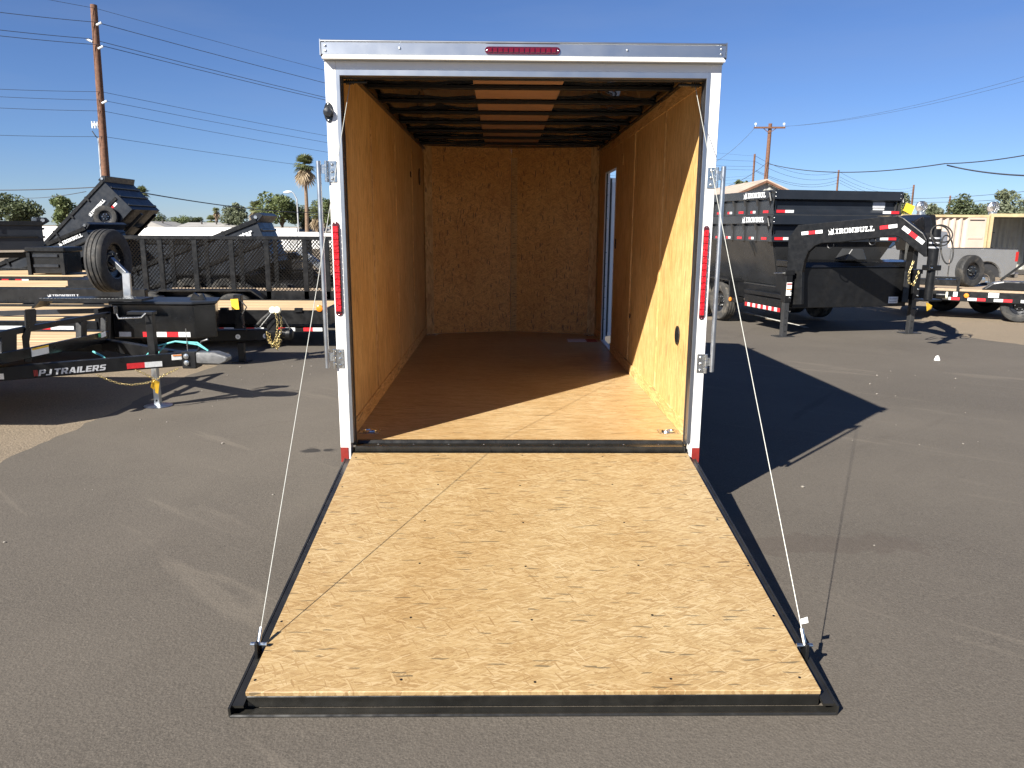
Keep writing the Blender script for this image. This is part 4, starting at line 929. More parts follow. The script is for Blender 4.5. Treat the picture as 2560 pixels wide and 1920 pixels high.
# turbine vents on the roofs
for i, (u, v, D, lb) in enumerate(((2302, 535, 34.2, 'left'), (2482, 527, 34.2, 'right'))):
    p = at(u, v, D); r = .25
    tv = thing('turbine_vent', ('chrome turbine vent on the closed container roof beside a tree' if i == 0 else 'chrome turbine vent at the corner above the open container'), 'roof vent', (p.x, p.y, ztop-.02))
    MB().cyl((p.x, p.y, ztop-.02), (p.x, p.y, ztop+.16), .17, 16).build('neck', 'zinc', tv, smooth=True)
    b = MB()
    for k in range(18):
        a = 2*pi*k/18; pr = []
        for j in range(7):
            t = -1.15+2.5*j/6; rr_ = r*cos(t*.92); zz = ztop+.37+r*sin(t); a2 = a+.35*j/6
            pr.append(((p.x+rr_*cos(a2), p.y+rr_*sin(a2), zz), (p.x+rr_*.86*cos(a2+.28), p.y+rr_*.86*sin(a2+.28), zz)))
        for (q0, q1), (s0, s1) in zip(pr, pr[1:]): b.quad(q0, q1, s1, s0)
    b.build('vane_dome', 'zinc', tv)

# ================================================================== right flat deck trailer
q0, q1 = at(2294, 716, 16.6), at(2560, 727, 15.6)
FX = frame(V(q0.x, q0.y, 0), V(q1.x-q0.x, q1.y-q0.y, 0), V(-(q1.y-q0.y), q1.x-q0.x, 0)); fz = gz(16)
ft = thing('flat_deck_trailer', 'black flat deck equipment trailer with grey wood edge and spare tyre', 'trailer', (q0.x+1.5, q0.y+.6, fz))
dz = (q0.z+q1.z)/2-.02; K2 = lambda: MB(FX)
for i in range(10): K2().box(-.4, 5.0, .02+.2*i, .214+.2*i, dz-.05, dz).build('plank', 'plank_grey', ft, bevel=.004)
K2().box(-.4, 5.0, -.05, .015, dz-.26, dz-.045).build('side_rail', 'black_steel', ft, bevel=.006); K2().box(-.4, 5.0, 2.03, 2.09, dz-.2, dz-.03).build('side_rail', 'black_steel', ft)
K2().box(-.5, -.41, -.05, 2.09, dz-.2, dz-.01).build('front_rail', 'black_steel', ft)
for a in (.50, .98, 1.46, 1.94, 2.4): tape(ft, FX @ V(a, -.051, dz-.235), FX @ V(a+.33, -.051, dz-.235), V(0, 0, 1), .06, 'wr', .002)
lp = FX @ V(.95, -.052, dz-.13); MB().lathe(lp, (FX.to_3x3() @ V(0, -1, 0)), [(.05, 0), (.045, .015), (.0001, .02)], 14).build('marker_lamp', 'amber', ft, smooth=True)
plate('sticker', 'sticker', ft, FX @ V(1.35, -.051, dz-.15), FX @ V(1.54, -.051, dz-.15), V(0, 0, 1), .10)
plate('sticker', 'sticker', ft, FX @ V(.70, -.051, dz-.16), FX @ V(.78, -.051, dz-.16), V(0, 0, 1), .10)
K2().box(.28, .80, -.04, .02, dz+.22, dz+.26).box(.28, .33, -.04, .02, dz-.0, dz+.22).box(.75, .80, -.04, .02, dz-.2, dz+.22).build('winch_rack', 'black_steel', ft)
K2().cyl((.38, -.10, dz-.14), (.56, -.10, dz-.14), .07, 16).build('winch_drum', 'black_gloss', ft, smooth=True); K2().cyl((.56, -.10, dz-.14), (.60, -.10, dz-.14), .08, 16).build('winch_cap', 'ivory', ft, smooth=True)
for wy, sy in ((.0, -1), (2.04, 1)):
    for wx in ((1.95, 2.75) if sy < 0 else (.55, 1.4)):
        wheel(FX @ V(wx, wy+(.16 if sy < 0 else -.16), -0)+V(0, 0, fz+.36), FX.to_3x3() @ V(0, sy, 0), .36, .22, ft, 'wheel')
pr = [(1.22, dz+.0), (1.42, dz+.16), (1.60, dz+.20), (3.1, dz+.20), (3.4, dz-.02)]
K2().prism([(a, .03, c) for a, c in pr], (0, .30, 0)).build('fender', 'black_gloss', ft, bevel=.03, seg=2)
K2().bar((1.55, .3, dz+.2), (2.3, .2, dz+.95), .05, .05).build('ramp_arm', 'black_steel', ft)
b_ = FX @ V(.15, .5, 0); K2().box(-.1, .9, 1.0, 1.3, dz+.001, dz+.14).build('ramp_stop', 'black_steel', ft, bevel=.01)
sc = at(2421, 705, 16.9); st_ = wheel(V(sc.x, sc.y, dz+.355), (.35, -1, .05), .355, .21, None, 'spare_tyre', 'rubber', 'rim_black'); tag(st_, 'spare tyre with black rim standing on the flat deck trailer before pickup', 'tyre')
WL[st_.as_pointer()] = Vector()
# raised black dump bed behind the neck
p = at(2345, 640, 19.5)
rb = thing('raised_bed', 'black dump bed end standing tipped up between gooseneck and pickup', 'dump bed', (p.x-.3, 19.5, gz(19.5)))
def RB(u, v): return at(u, v, 19.5)
MB().prism([RB(2284, 552), RB(2318, 536), RB(2340, 537), RB(2344, 590), RB(2336, 628), RB(2300, 628)], (0, 1.2, 0)).build('bed_shell', 'black_steel', rb, bevel=.02)
MB().prism([RB(2286, 556), RB(2322, 540), RB(2326, 575), RB(2300, 592)], (0, -.03, 0)).build('inner_face', 'grey_steel', rb)
for k in range(5): 
    a = RB(2290+7*k, 553.5-3.2*k); MB().box(a.x-.02, a.x+.02, a.y-.06, a.y-.02, a.z-.06, a.z-.01).build('slot', 'decal_grey', rb)
q_ = RB(2312, 628); MB().box(q_.x-.06, q_.x+.06, 19.9, 20.02, gz(20), q_.z+.02).box(q_.x-.06, q_.x+.06, 20.5, 20.62, gz(20), q_.z+.02).build('support_post', 'black_steel', rb)
# ================================================================== shed
YS = 30; pk0 = at(1914, 451, YS); sg = gz(YS)
sh = thing('shed', 'grey corrugated shed with weathered tan gable roof behind the dump bodies', 'shed', (pk0.x, YS+5, sg))
lft = at(1783, 508, YS); rgt_x = pk0.x+(pk0.x-lft.x); eaz = lft.z
b = MB(); n = 36
pts = [(lft.x+.1+(rgt_x-lft.x-.2)*i/n, YS+(.03 if i % 2 else 0)) for i in range(n+1)]
def roofz(x): return pk0.z-.06-(pk0.z-eaz)*abs(x-pk0.x)/(pk0.x-lft.x)
A = [(b.vt((x, y, sg)), b.vt((x, y, roofz(x)))) for x, y in pts]
for q, r in zip(A, A[1:]): b.fc([q[0], r[0], r[1], q[1]])
b.build('gable_wall', 'shed_wall', sh)
MB().box(lft.x+.1, lft.x+.14, YS+.04, YS+12, sg, eaz-.05).box(rgt_x-.14, rgt_x-.1, YS+.04, YS+12, sg, eaz-.05).box(lft.x+.14, rgt_x-.14, YS+11.9, YS+12, sg, eaz).build('side_wall', 'shed_wall', sh)
for sx, xe in ((-1, lft.x), (1, rgt_x)):
    for k in range(6):
        y0 = YS-.15+2.05*k; b = MB(); x0 = pk0.x; zz = pk0.z
        b.hexa([(x0, y0, zz), (xe, y0, eaz), (xe, y0+2.03, eaz), (x0, y0+2.03, zz), (x0, y0, zz+.05), (xe, y0, eaz+.05), (xe, y0+2.03, eaz+.05), (x0, y0+2.03, zz+.05)]); b.build('roof_sheet', 'shed_roof', sh)
    MB().bar((pk0.x, YS-.16, pk0.z-.05), (xe, YS-.16, eaz-.05), .03, .08).build('barge_board', 'pole_wood', sh)

# ================================================================== PJ equipment trailer (left, near)
jf = gnd(396, 1015); XA = -4.32
pj = thing('equipment_trailer', 'black equipment trailer with grey lettering on its tongue and silver jack leg', 'trailer', (XA+.5, jf.y, gz(jf.y)))
A0, A1 = V(-3.24, 7.25, 0), V(-4.20, 6.60, 0)
def PB(u, v): return vpl(u, v, A0, A1)
def r2(x, y): return (x*.226, 700+y*.226)
pn = (A0-A1).cross(V(0, 0, 1)).normalized()
if pn.y < 0: pn = -pn                                   # away from the camera
tb = [PB(*r2(-160, 975)), PB(*r2(1840, 820)), PB(*r2(2045, 800)), PB(*r2(2045, 952)), PB(*r2(-160, 1132))]
bm_ = MB().prism(tb, pn*.07).build('tongue_beam', 'black_steel', pj, bevel=.006)
letter(slab_mesh('pj trailers'), 'decal_grey', bm_, PB(*r2(425, 1062)), PB(*r2(1180, 995)), V(0, 0, 1), (PB(*r2(480, 990))-PB(*r2(480, 1056))).length, .004)
for k in range(3): plate('logo_bar', 'decal_red', bm_, PB(*r2(376+16*k, 1064-k)), PB(*r2(388+16*k, 1063-k)), (A0-A1)*.15+V(0, 0, 1), .055, .004)
tape(bm_, PB(*r2(1405, 984)), PB(*r2(1795, 954)), V(0, 0, 1), .052, 'rw', .004)
plate('sticker', 'sticker', bm_, PB(*r2(-20, 1100)), PB(*r2(45, 1096)), V(0, 0, 1), .05, .004)
s_ = plate('sticker', 'sticker', bm_, PB(*r2(1900, 886)), PB(*r2(2028, 876)), V(0, 0, 1), .052, .004)
plate('sticker_band', 'sticker_orange', s_, PB(*r2(1910, 842)), PB(*r2(2018, 834)), V(0, 0, 1), .012, .008)
tip = PB(*r2(2045, 876)); mir = lambda p: V(p.x, 2*(tip.y+.04)-p.y, p.z)
MB().prism([mir(p) for p in tb], V(pn.x, -pn.y, 0)*.07).build('tongue_beam', 'black_steel', pj, bevel=.006)
# coupler head
cp = MB().box(tip.x-.02, tip.x+.12, tip.y-.03, tip.y+.13, tip.z-.09, tip.z+.08).build('coupler_plate', 'black_steel', pj, bevel=.008)
for dzz in (-.03, .035): MB().lathe((tip.x+.03, tip.y-.031, tip.z+dzz), (0, -1, 0), [(.026, 0), (.026, .012), (.014, .014), (.014, .03), (.0001, .031)], 12).build('bolt', 'zinc', cp, smooth=True)
MB().prism([(tip.x+.10, tip.y-.02, tip.z-.04), (tip.x+.34, tip.y-.02, tip.z-.05), (tip.x+.42, tip.y-.02, tip.z-.02), (tip.x+.42, tip.y-.02, tip.z+.03), (tip.x+.30, tip.y-.02, tip.z+.07), (tip.x+.10, tip.y-.02, tip.z+.07)], (0, .14, 0)).build('coupler_head', 'dull_zinc', pj, bevel=.02, seg=3, smooth=True)
MB().tube([(tip.x+.12, tip.y+.05, tip.z+.08), (tip.x+.16, tip.y+.05, tip.z+.17), (tip.x+.22, tip.y+.05, tip.z+.19)], .013, 8).build('latch_lever', 'black_steel', pj, smooth=True)
MB().cyl((tip.x+.02, tip.y+.03, tip.z+.07), (tip.x+.02, tip.y+.03, tip.z+.30), .004, 6).build('breakaway_pin', 'zinc', pj)
for q in (0, 1):
    MB().tube([(tip.x-.42+.1*q, tip.y+.1, tip.z+.02), (tip.x-.30+.1*q, tip.y+.06, tip.z+.12+.02*q), (tip.x-.10, tip.y+.05, tip.z+.17), (tip.x+.12, tip.y+.04, tip.z+.16-.02*q), (tip.x+.22, tip.y+.04, tip.z+.08)], .008, 6).build('brake_line', 'teal', pj, smooth=True)
MB().tube([(tip.x-1.0, tip.y+.2, tip.z+.04), (tip.x-.86, tip.y+.1, tip.z+.01), (tip.x-.80, tip.y+.06, tip.z-.02)], .010, 6).build('brake_line', 'teal', pj, smooth=True)
# jack
jx, jy, jg = jf.x, jf.y, jf.z
jk = MB().box(jx-.035, jx+.035, jy-.035, jy+.035, tip.z-.06, at(385, 786, jy).z).build('jack_tube', 'black_steel', pj, bevel=.004)
MB().box(jx-.028, jx+.028, jy-.028, jy+.028, jg+.012, tip.z-.06).build('jack_leg', 'galvanised', jk, bevel=.003)
MB().lathe((jx, jy, jg+.001), (0, 0, 1), [(.0001, 0), (.13, 0), (.135, .006), (.06, .016), (.0001, .018)], 20).build('foot_plate', 'galvanised', jk, smooth=True)
jt = at(385, 786, jy).z
for k in range(2): MB().lathe((jx, jy-.0285, jg+.06+.11*k), (0, -1, 0), [(.011, 0), (.0001, .0006)], 10).build('pin_hole', 'plastic_black', jk)
MB().box(jx-.20, jx+.05, jy-.05, jy+.05, jt, jt+.03).build('jack_head', 'black_steel', jk, bevel=.004)
MB().tube([(jx-.02, jy-.05, jt+.015), (jx-.04, jy-.10, jt-.02), (jx-.25, jy-.11, jt-.03), (jx-.27, jy-.11, jt+.04)], .009, 8).build('crank', 'zinc', jk, smooth=True)
MB().cyl((jx-.27, jy-.11, jt+.02), (jx-.27, jy-.11, jt+.09), .018, 10).build('crank_knob', 'plastic_black', jk, smooth=True)
# chains and tag
C2 = lambda x, y: PB(*r2(x, y)) - pn*.02
chain([C2(1080, 1050), C2(1190, 1100), C2(1320, 1143), (C2(1450, 1155)), C2(1600, 1140), C2(1700, 1110), C2(1830, 1040), C2(1960, 978)], pj, .032)
chain([C2(1510, 995), C2(1600, 1035), C2(1690, 1085), C2(1715, 1110)], pj, .032)
b = MB(); b.prism([C2(1690, 1090), C2(1760, 1125), C2(1745, 1255), C2(1715, 1245)], (0, .003, 0)); b.prism([C2(1670, 1100)+V(0, .02, 0), C2(1700, 1110)+V(0, .02, 0), C2(1690, 1215)+V(0, .02, 0), C2(1650, 1190)+V(0, .02, 0)], (0, .003, 0)); b.build('hang_tag', 'tag_yellow', pj)
# front rail and deck edge, traced on the plane x = XA
def PA(x, y): return onx(*r2(x, y), XA)
dkz = PA(1170, 590).z
MB().prism([PA(-250, 640), PA(0, 572), PA(230, 525), PA(1220, 352), PA(1220, 400), PA(0, 640), PA(-250, 705)], (-.05, 0, 0)).build('front_rail', 'black_steel', pj, bevel=.005)
MB().prism([PA(262, 345), PA(280, 325), PA(370, 318), PA(388, 335), PA(388, 460), PA(330, 560), PA(310, 690), PA(340, 900), PA(268, 905), PA(240, 620), PA(275, 540)], (.012, 0, 0)).build('stake_plate', 'black_steel', pj)
for xa_, xb_, ya, yb_ in ((900, 965, 455, 760), (1170, 1228, 360, 700), (20, 190, 590, 900)):
    MB().prism([PA(xa_, ya), PA(xb_, ya-8), PA(xb_, yb_-14), PA(xa_, yb_)], (-.06, 0, 0)).build('rail_post', 'black_steel', pj, bevel=.004)
edg = MB().prism([PA(-250, 850), PA(340, 740), PA(1175, 565), PA(1180, 690), PA(340, 858), PA(-250, 985)], (.03, 0, 0)).build('deck_channel', 'black_gloss', pj, bevel=.004)
def PA2(x, y): return onx(*r2(x, y), XA+.032)
s_ = plate('sticker', 'sticker', edg, PA2(350, 852), PA2(540, 808), V(0, 0, 1), .075, .001); plate('sticker_band', 'tag_yellow', s_, PA2(352, 778), PA2(532, 738), V(0, 0, 1), .016, .004)
plate('sticker', 'sticker', edg, PA2(1118, 640), PA2(1172, 620), V(0, 0, 1), .045, .001); plate('sticker', 'sticker_green', edg, PA2(1088, 636), PA2(1112, 628), V(0, 0, 1), .035, .001)
dy0, dy1 = PA(-250, 850).y, PA(1175, 590).y
planks(pj, XA-5, XA-.01, dy0+.05, dy1-.02, dkz+.02, 11)
MB().box(XA-5, XA-.03, dy0-.06, dy0+.04, dkz-.2, dkz+.03).build('side_rail', 'black_steel', pj); MB().box(XA-5, XA-.03, dy1-.02, dy1+.06, dkz-.2, dkz+.03).build('side_rail', 'black_steel', pj)
for k in range(4): MB().box(XA-1.0*k-.6, XA-1.0*k-.52, dy0+.04, dy1-.02, dkz-.14, dkz-.03).build('cross_member', 'black_steel', pj)
for wx in (-2.6, -3.5):
    for yy, sy in ((dy0-.2, -1), (dy1+.2, 1)): wheel(V(XA+wx, yy, gz(7)+.36), (0, sy, 0), .36, .22, pj)

# ================================================================== second trailer (B): toolbox, deck, black jack
jb = gnd(607, 904); YB2 = jb.y; gb = jb.z
tb2 = thing('deck_trailer', 'black wood deck trailer with black jack, tool box and chains hung on its hitch', 'trailer', (-4.5, YB2, gb))
def r4(x, y): return (400+x*.226, 600+y*.226)
def Q(x, y, Y=None): return at(*r4(x, y), Y or YB2)
t0, t1 = Q(-200, 1000), Q(1275, 992); t2, t3 = Q(1275, 1112), Q(-200, 1132)
MB().prism([t0, t1, t2, t3], (0, .12, 0)).build('tongue', 'black_steel', tb2, bevel=.008)
jtop = Q(870, 605).z
jk = MB().box(jb.x-.05, jb.x+.05, YB2-.06, YB2+.04, Q(870, 975).z, jtop).build('jack_tube', 'black_steel', tb2, bevel=.005)
MB().box(jb.x-.04, jb.x+.04, YB2-.05, YB2+.03, gb+.012, Q(870, 1135).z).build('jack_leg', 'black_steel', jk, bevel=.004)
MB().box(jb.x-.11, jb.x+.11, YB2-.11, YB2+.09, gb+.001, gb+.014).build('foot_plate', 'black_steel', jk)
MB().tube([(jb.x+.05, YB2-.05, jtop-.08), (jb.x+.13, YB2-.08, jtop-.16), (jb.x+.05, YB2-.09, jtop-.28), (jb.x+.07, YB2-.09, jtop-.40), (jb.x+.12, YB2-.09, jtop-.47)], .010, 6).build('power_cord', 'rubber', jk, smooth=True)
b = MB(); b.prism([Q(778, 655, YB2-.1), Q(862, 650, YB2-.1), Q(876, 768, YB2-.1), Q(795, 772, YB2-.1)], (0, .003, 0)); b.build('hang_tag', 'tag_yellow', tb2)
cpx_ = Q(1300, 1060).x; cpz = Q(1300, 1060).z
MB().prism([Q(1180, 900), Q(1280, 840), Q(1290, 1000), Q(1180, 1000)], (0, .1, 0)).build('hitch_upright', 'black_steel', tb2, bevel=.006)
MB().box(cpx_-.16, cpx_+.03, YB2-.03, YB2+.15, cpz-.10, cpz+.07).build('coupler_block', 'black_steel', tb2, bevel=.01)
MB().lathe((cpx_+.10, YB2+.05, cpz+.02), (1, 0, 0), [(.075, -.08), (.085, -.02), (.085, .07), (.05, .10), (.0001, .105)], 16).build('coupler_eye', 'black_steel', tb2, smooth=True)
for x_, y_ in ((862, 1070), (1165, 1062)):
    c = Q(x_, y_, YB2-.003); o = MB().lathe(c, (0, -1, 0), [(.034, 0), (.034, .002), (.0001, .0025)], 20).build('round_sticker', 'sticker', tb2)
    MB().lathe(c+V(0, -.003, 0), (0, -1, 0), [(.016, 0), (.0001, .0005)], 14).build('sticker_dot', 'decal_grey', o)
for k, dx in enumerate((-.02, .03)):
    MB().lathe(Q(1255+50*k, 780, YB2-.06), (0, -1, 0.3), [(.045, 0), (.045, .05), (.03, .06), (.0001, .06)], 14).build('plug', 'ivory', tb2, smooth=True)
MB().tube([Q(1235, 790, YB2-.04), Q(1130, 880, YB2-.05), Q(1060, 960, YB2-.05)], .022, 8).build('power_cord', 'rubber', tb2, smooth=True)
MB().tube([Q(1240, 800, YB2-.08), Q(1105, 965, YB2-.08)], .006, 6).build('cable', 'zinc', tb2); MB().tube([Q(1310, 800, YB2-.05), Q(1380, 880, YB2-.05), Q(1440, 990, YB2-.05)], .009, 6).build('cable', 'rubber', tb2, smooth=True)
for dd in (-.10, -.04):
    o = 0 if dd < -.05 else 42
    chain([Q(1275+o, 800, YB2+dd), Q(1300+o, 900, YB2+dd), Q(1298+o, 1000, YB2+dd), Q(1280+o*.6, 1100, YB2+dd), Q(1245+o, 1165, YB2+dd), Q(1205+o*.5, 1130, YB2+dd), Q(1185+o*.5, 1030, YB2+dd)], tb2, .05)
chain([Q(1270, 1160, YB2-.09), Q(1300, 1210, YB2-.09), Q(1335, 1100, YB2-.09)], tb2, .045)
# A-frame toolbox
yb0 = YB2-.72
xl, xr = at(281, 800, yb0).x, at(529, 800, yb0).x; ztl, zbl = at(500, 762, yb0).z, at(450, 846, yb0).z
bx = MB().prism([(xl, yb0, zbl), (xr-.22, yb0, zbl), (xr, yb0+.16, zbl), (xr-.14, yb0+.62, zbl), (xl, yb0+.62, zbl)], (0, 0, ztl-zbl)).build('tool_box', 'black_gloss', tb2, bevel=.01)
MB().prism([(xl-.02, yb0-.03, ztl+.002), (xr-.22, yb0-.03, ztl+.002), (xr+.03, yb0+.14, ztl+.002), (xr-.11, yb0+.65, ztl+.002), (xl-.02, yb0+.65, ztl+.002)], (0, 0, .035)).build('lid', 'navy_steel', bx, bevel=.008)
MB().prism([(xr-.36, yb0+.25, ztl+.04), (xr-.30, yb0+.25, ztl+.13), (xr-.24, yb0+.25, ztl+.08), (xr-.19, yb0+.25, ztl+.12), (xr-.16, yb0+.25, ztl+.04)], (0, .05, 0)).build('lid_handle', 'black_steel', bx)
xtp = at(300, 850, yb0).x
tape(bx, (xtp, yb0-.001, zbl+.02), (xr-.28, yb0-.001, zbl+.02), (0, 0, 1), .062, 'w rwrw', .002)
# deck
dzB = 0.46; y0b, y1b = YB2-1.02, YB2+.75
planks(tb2, -12, xl-.05, y0b+.08, y1b, dzB, 9)
MB().box(-12, xl-.03, y0b-.02, y0b+.07, dzB-.20, dzB+.01).build('side_rail', 'black_steel', tb2, bevel=.005); MB().box(-12, xl, y1b, y1b+.08, dzB-.2, dzB+.03).build('side_rail', 'black_steel', tb2)
MB().box(xl-.06, xl-.005, y0b, y1b+.08, dzB-.25, dzB+.16).build('front_rail', 'black_steel', tb2, bevel=.005)
xx = xl-.25
for k in range(7): tape(tb2, (xx-.62*(k+1), y0b-.021, dzB-.12), (xx-.62*k-.06, y0b-.021, dzB-.12), (0, 0, 1), .075, 'rw', .002)
MB().bar((xl-1.6, y0b+.55, dzB+.04), (xl+.0, y0b+.45, dzB+.10), .05, .06).build('ramp_bar', 'navy_steel', tb2)
# tread plate fender with wheels
fx0, fx1 = at(85, 750, YB2-.9).x, at(318, 750, YB2-.9).x; fzt = at(200, 746, YB2-.9).z
fd = MB().prism([(fx0-.02, YB2-.95, fzt-.12), (fx0+.08, YB2-.95, fzt), (fx1+.2, YB2-.95, fzt), (fx1+.2, YB2-.95, fzt-.03), (fx0+.1, YB2-.95, fzt-.03), (fx0+.01, YB2-.95, fzt-.12)], (0, .32, 0)).build('tread_fender', 'black_steel', tb2)
for k in range(26): 
    x = fx0+.1+k*(fx1-fx0)/26; MB().bar((x, YB2-.951, fzt+.003), (x+.02, YB2-.93, fzt+.004), .012, .006).build('tread_stud', 'zinc', fd)
# spare tyre on its post
pc = at(272, 652, YB2-.05)
wheel(pc, V(1, -.02, 0), .415, .24, tb2, 'spare_tyre', 'rubber', 'rim_black', 44, .58)
p_a, p_b, p_c = at(321, 762, YB2-.35), at(316, 682, YB2-.35), at(278, 648, YB2-.25)
MB().bar(p_a, p_b, .10, .045, (0, 1, 0)).bar(p_b+V(-.0, 0, -.02), p_c, .05, .07).build('tyre_post', 'galvanised', tb2, bevel=.006)

# ================================================================== third deck trailer (C)
YC0, YC1, zC = 11.6, 13.15, .355
tc3 = thing('deck_trailer', 'long black deck trailer with amber marker lamp and pale planks before the mesh trailer', 'trailer', (-5, 12.4, gz(12.4)))
xCr = at(812, 760, YC0).x; planks(tc3, -9, xCr-.02, YC0+.07, YC1, zC, 8)
MB().box(-9, xCr, YC0-.02, YC0+.06, zC-.22, zC-.005).build('side_rail', 'black_steel', tc3, bevel=.006); MB().box(-9, xCr, YC0-.05, YC0-.022, zC-.27, zC-.245).build('rub_rail', 'black_steel', tc3)
MB().box(xCr, xCr+.08, YC0-.02, YC1+.06, zC-.22, zC+.03).build('front_rail', 'black_steel', tc3); MB().box(-9, xCr, YC1+.0, YC1+.08, zC-.2, zC+.01).build('side_rail', 'black_steel', tc3)
def S(u, v): return at(u, v, YC0-.021)
for ua, ub_, cols in ((536, 585, 'wrww'), (613, 660, 'rw'), (690, 738, 'rw'), (759, 806, 'rw')):
    a, c = S(ua, 802), S(ub_, 800); tape(tc3, (a.x, YC0-.051, zC-.32), (c.x, YC0-.051, zC-.32), (0, 0, 1), .055, cols, .002)
MB().box(-9, xCr, YC0-.05, YC0+.02, zC-.335, zC-.246).build('lower_rail', 'black_steel', tc3)
lp = S(799, 771); MB().lathe(lp, (0, -1, 0), [(.055, 0), (.05, .015), (.042, .02), (.0001, .022)], 16).build('marker_lamp', 'amber', tc3, smooth=True)
for u in (560, 746): p = S(u, 760); MB().box(p.x-.06, p.x+.06, YC0-.05, YC0+.02, zC-.03, zC+.035).build('stake_pocket', 'black_steel', tc3, bevel=.006)
for wx in (-6.2, -7.1):
    for yy, sy in ((YC0-.15, -1), (YC1+.2, 1)): wheel(V(wx, yy, gz(12)+.36), (0, sy, 0), .36, .22, tc3)
rb0, rb1 = at(60, 742, 11.2), at(330, 742, 11.2)
MB().box(rb0.x-1, rb1.x+.2, 11.2, 11.3, rb0.z-.1, rb0.z+.12).build('wheel_skirt', 'black_steel', tc3, bevel=.01)
letter(slab_mesh('*IRONBULL'), 'decal_grey', tc3, at(119, 744, 11.2), at(200, 743.5, 11.2), V(0, 0, 1), .055, .003)
fdr = [at(400, 722, 13.25), at(640, 726, 13.25)]

# ================================================================== mesh sided trailer
YE = 13.6; zt_ = at(600, 592, YE).z; zb_ = at(500, 726, YE).z
xm0, xm1 = at(318, 650, YE).x, at(905, 650, YE).x
me_ = thing('mesh_side_trailer', 'black utility trailer with tall expanded mesh sides on flat posts', 'trailer', (-4.5, YE+1, gz(14)))
def mesh_panel(Y, x0, x1, z0, z1, parent, px=.062, pz=.036, t=.0085):
    b = MB(); nx = int((x1-x0)/px); nz_ = int((z1-z0)/pz)
    for j in range(nz_):
        zc = z0+pz*(j+.5)
        for i in range(nx*2):
            xa_ = x0+px*i/2; up = (i+j) % 2; za, zb2 = (zc-pz*.5, zc+pz*.5) if up else (zc+pz*.5, zc-pz*.5)
            b.quad((xa_, Y, za-t), (xa_+px/2, Y, zb2-t), (xa_+px/2, Y-.007, zb2+t), (xa_, Y-.007, za+t))
    return b.build('mesh_panel', 'black_steel', parent)
ups = [404, 490, 581, 669, 764, 818]; xs_ = [xm0]+[at(u, 650, YE).x for u in ups]+[xm1]
for a, c in zip(xs_, xs_[1:]): mesh_panel(YE+.02, a, c, zb_, zt_-.03, me_)
for u in [362]+ups: x = at(u, 650, YE).x; MB().box(x-.045, x+.045, YE-.04, YE+.01, zb_-.15, zt_-.02).build('side_post', 'black_steel', me_, bevel=.005)
MB().box(xm0-.1, xm1, YE-.05, YE+.05, zt_-.05, zt_+.015).build('top_rail', 'black_steel', me_, bevel=.006); MB().box(xm0-.1, xm1, YE-.04, YE+.04, zb_-.16, zb_-.0).build('bottom_rail', 'black_steel', me_, bevel=.006)
mesh_panel(YE+1.9, xm0, xm1, zb_, zt_-.05, me_)
for k in range(7): x = xm0+(xm1-xm0)*k/6; MB().box(x-.04, x+.04, YE+1.86, YE+1.90, zb_-.1, zt_-.05).build('side_post', 'black_steel', me_)
MB().box(xm0-.1, xm1, YE+1.86, YE+1.96, zt_-.07, zt_-.01).build('top_rail', 'black_steel', me_)
planks(me_, xm0, xm1, YE+.06, YE+1.86, zb_-.10, 9, 'plank_grey')
fq = [(at(u, v, YE-.3).x, at(u, v, YE-.3).z) for u, v in ((372, 748), (400, 724), (628, 724), (660, 746))]
fq2 = fq + [(x, z-.03) for x, z in fq[::-1]]
MB().prism([(x, YE-.34, z) for x, z in fq2], (0, .28, 0)).build('tread_fender', 'black_steel', me_)
for u in (505, 590): p = at(u, 760, YE-.2); wheel(V(p.x, YE-.2, gz(14)+.37), (0, -1, 0), .37, .22, me_)
for x in (xm0+1.2, xm0+2.1): wheel(V(x, YE+2.2, gz(14)+.37), (0, 1, 0), .37, .22, me_)
MB().bar(at(748, 624, YE+.6), at(806, 668, YE+.4), .05, .12).build('gate_spring_arm', 'galvanised', me_)

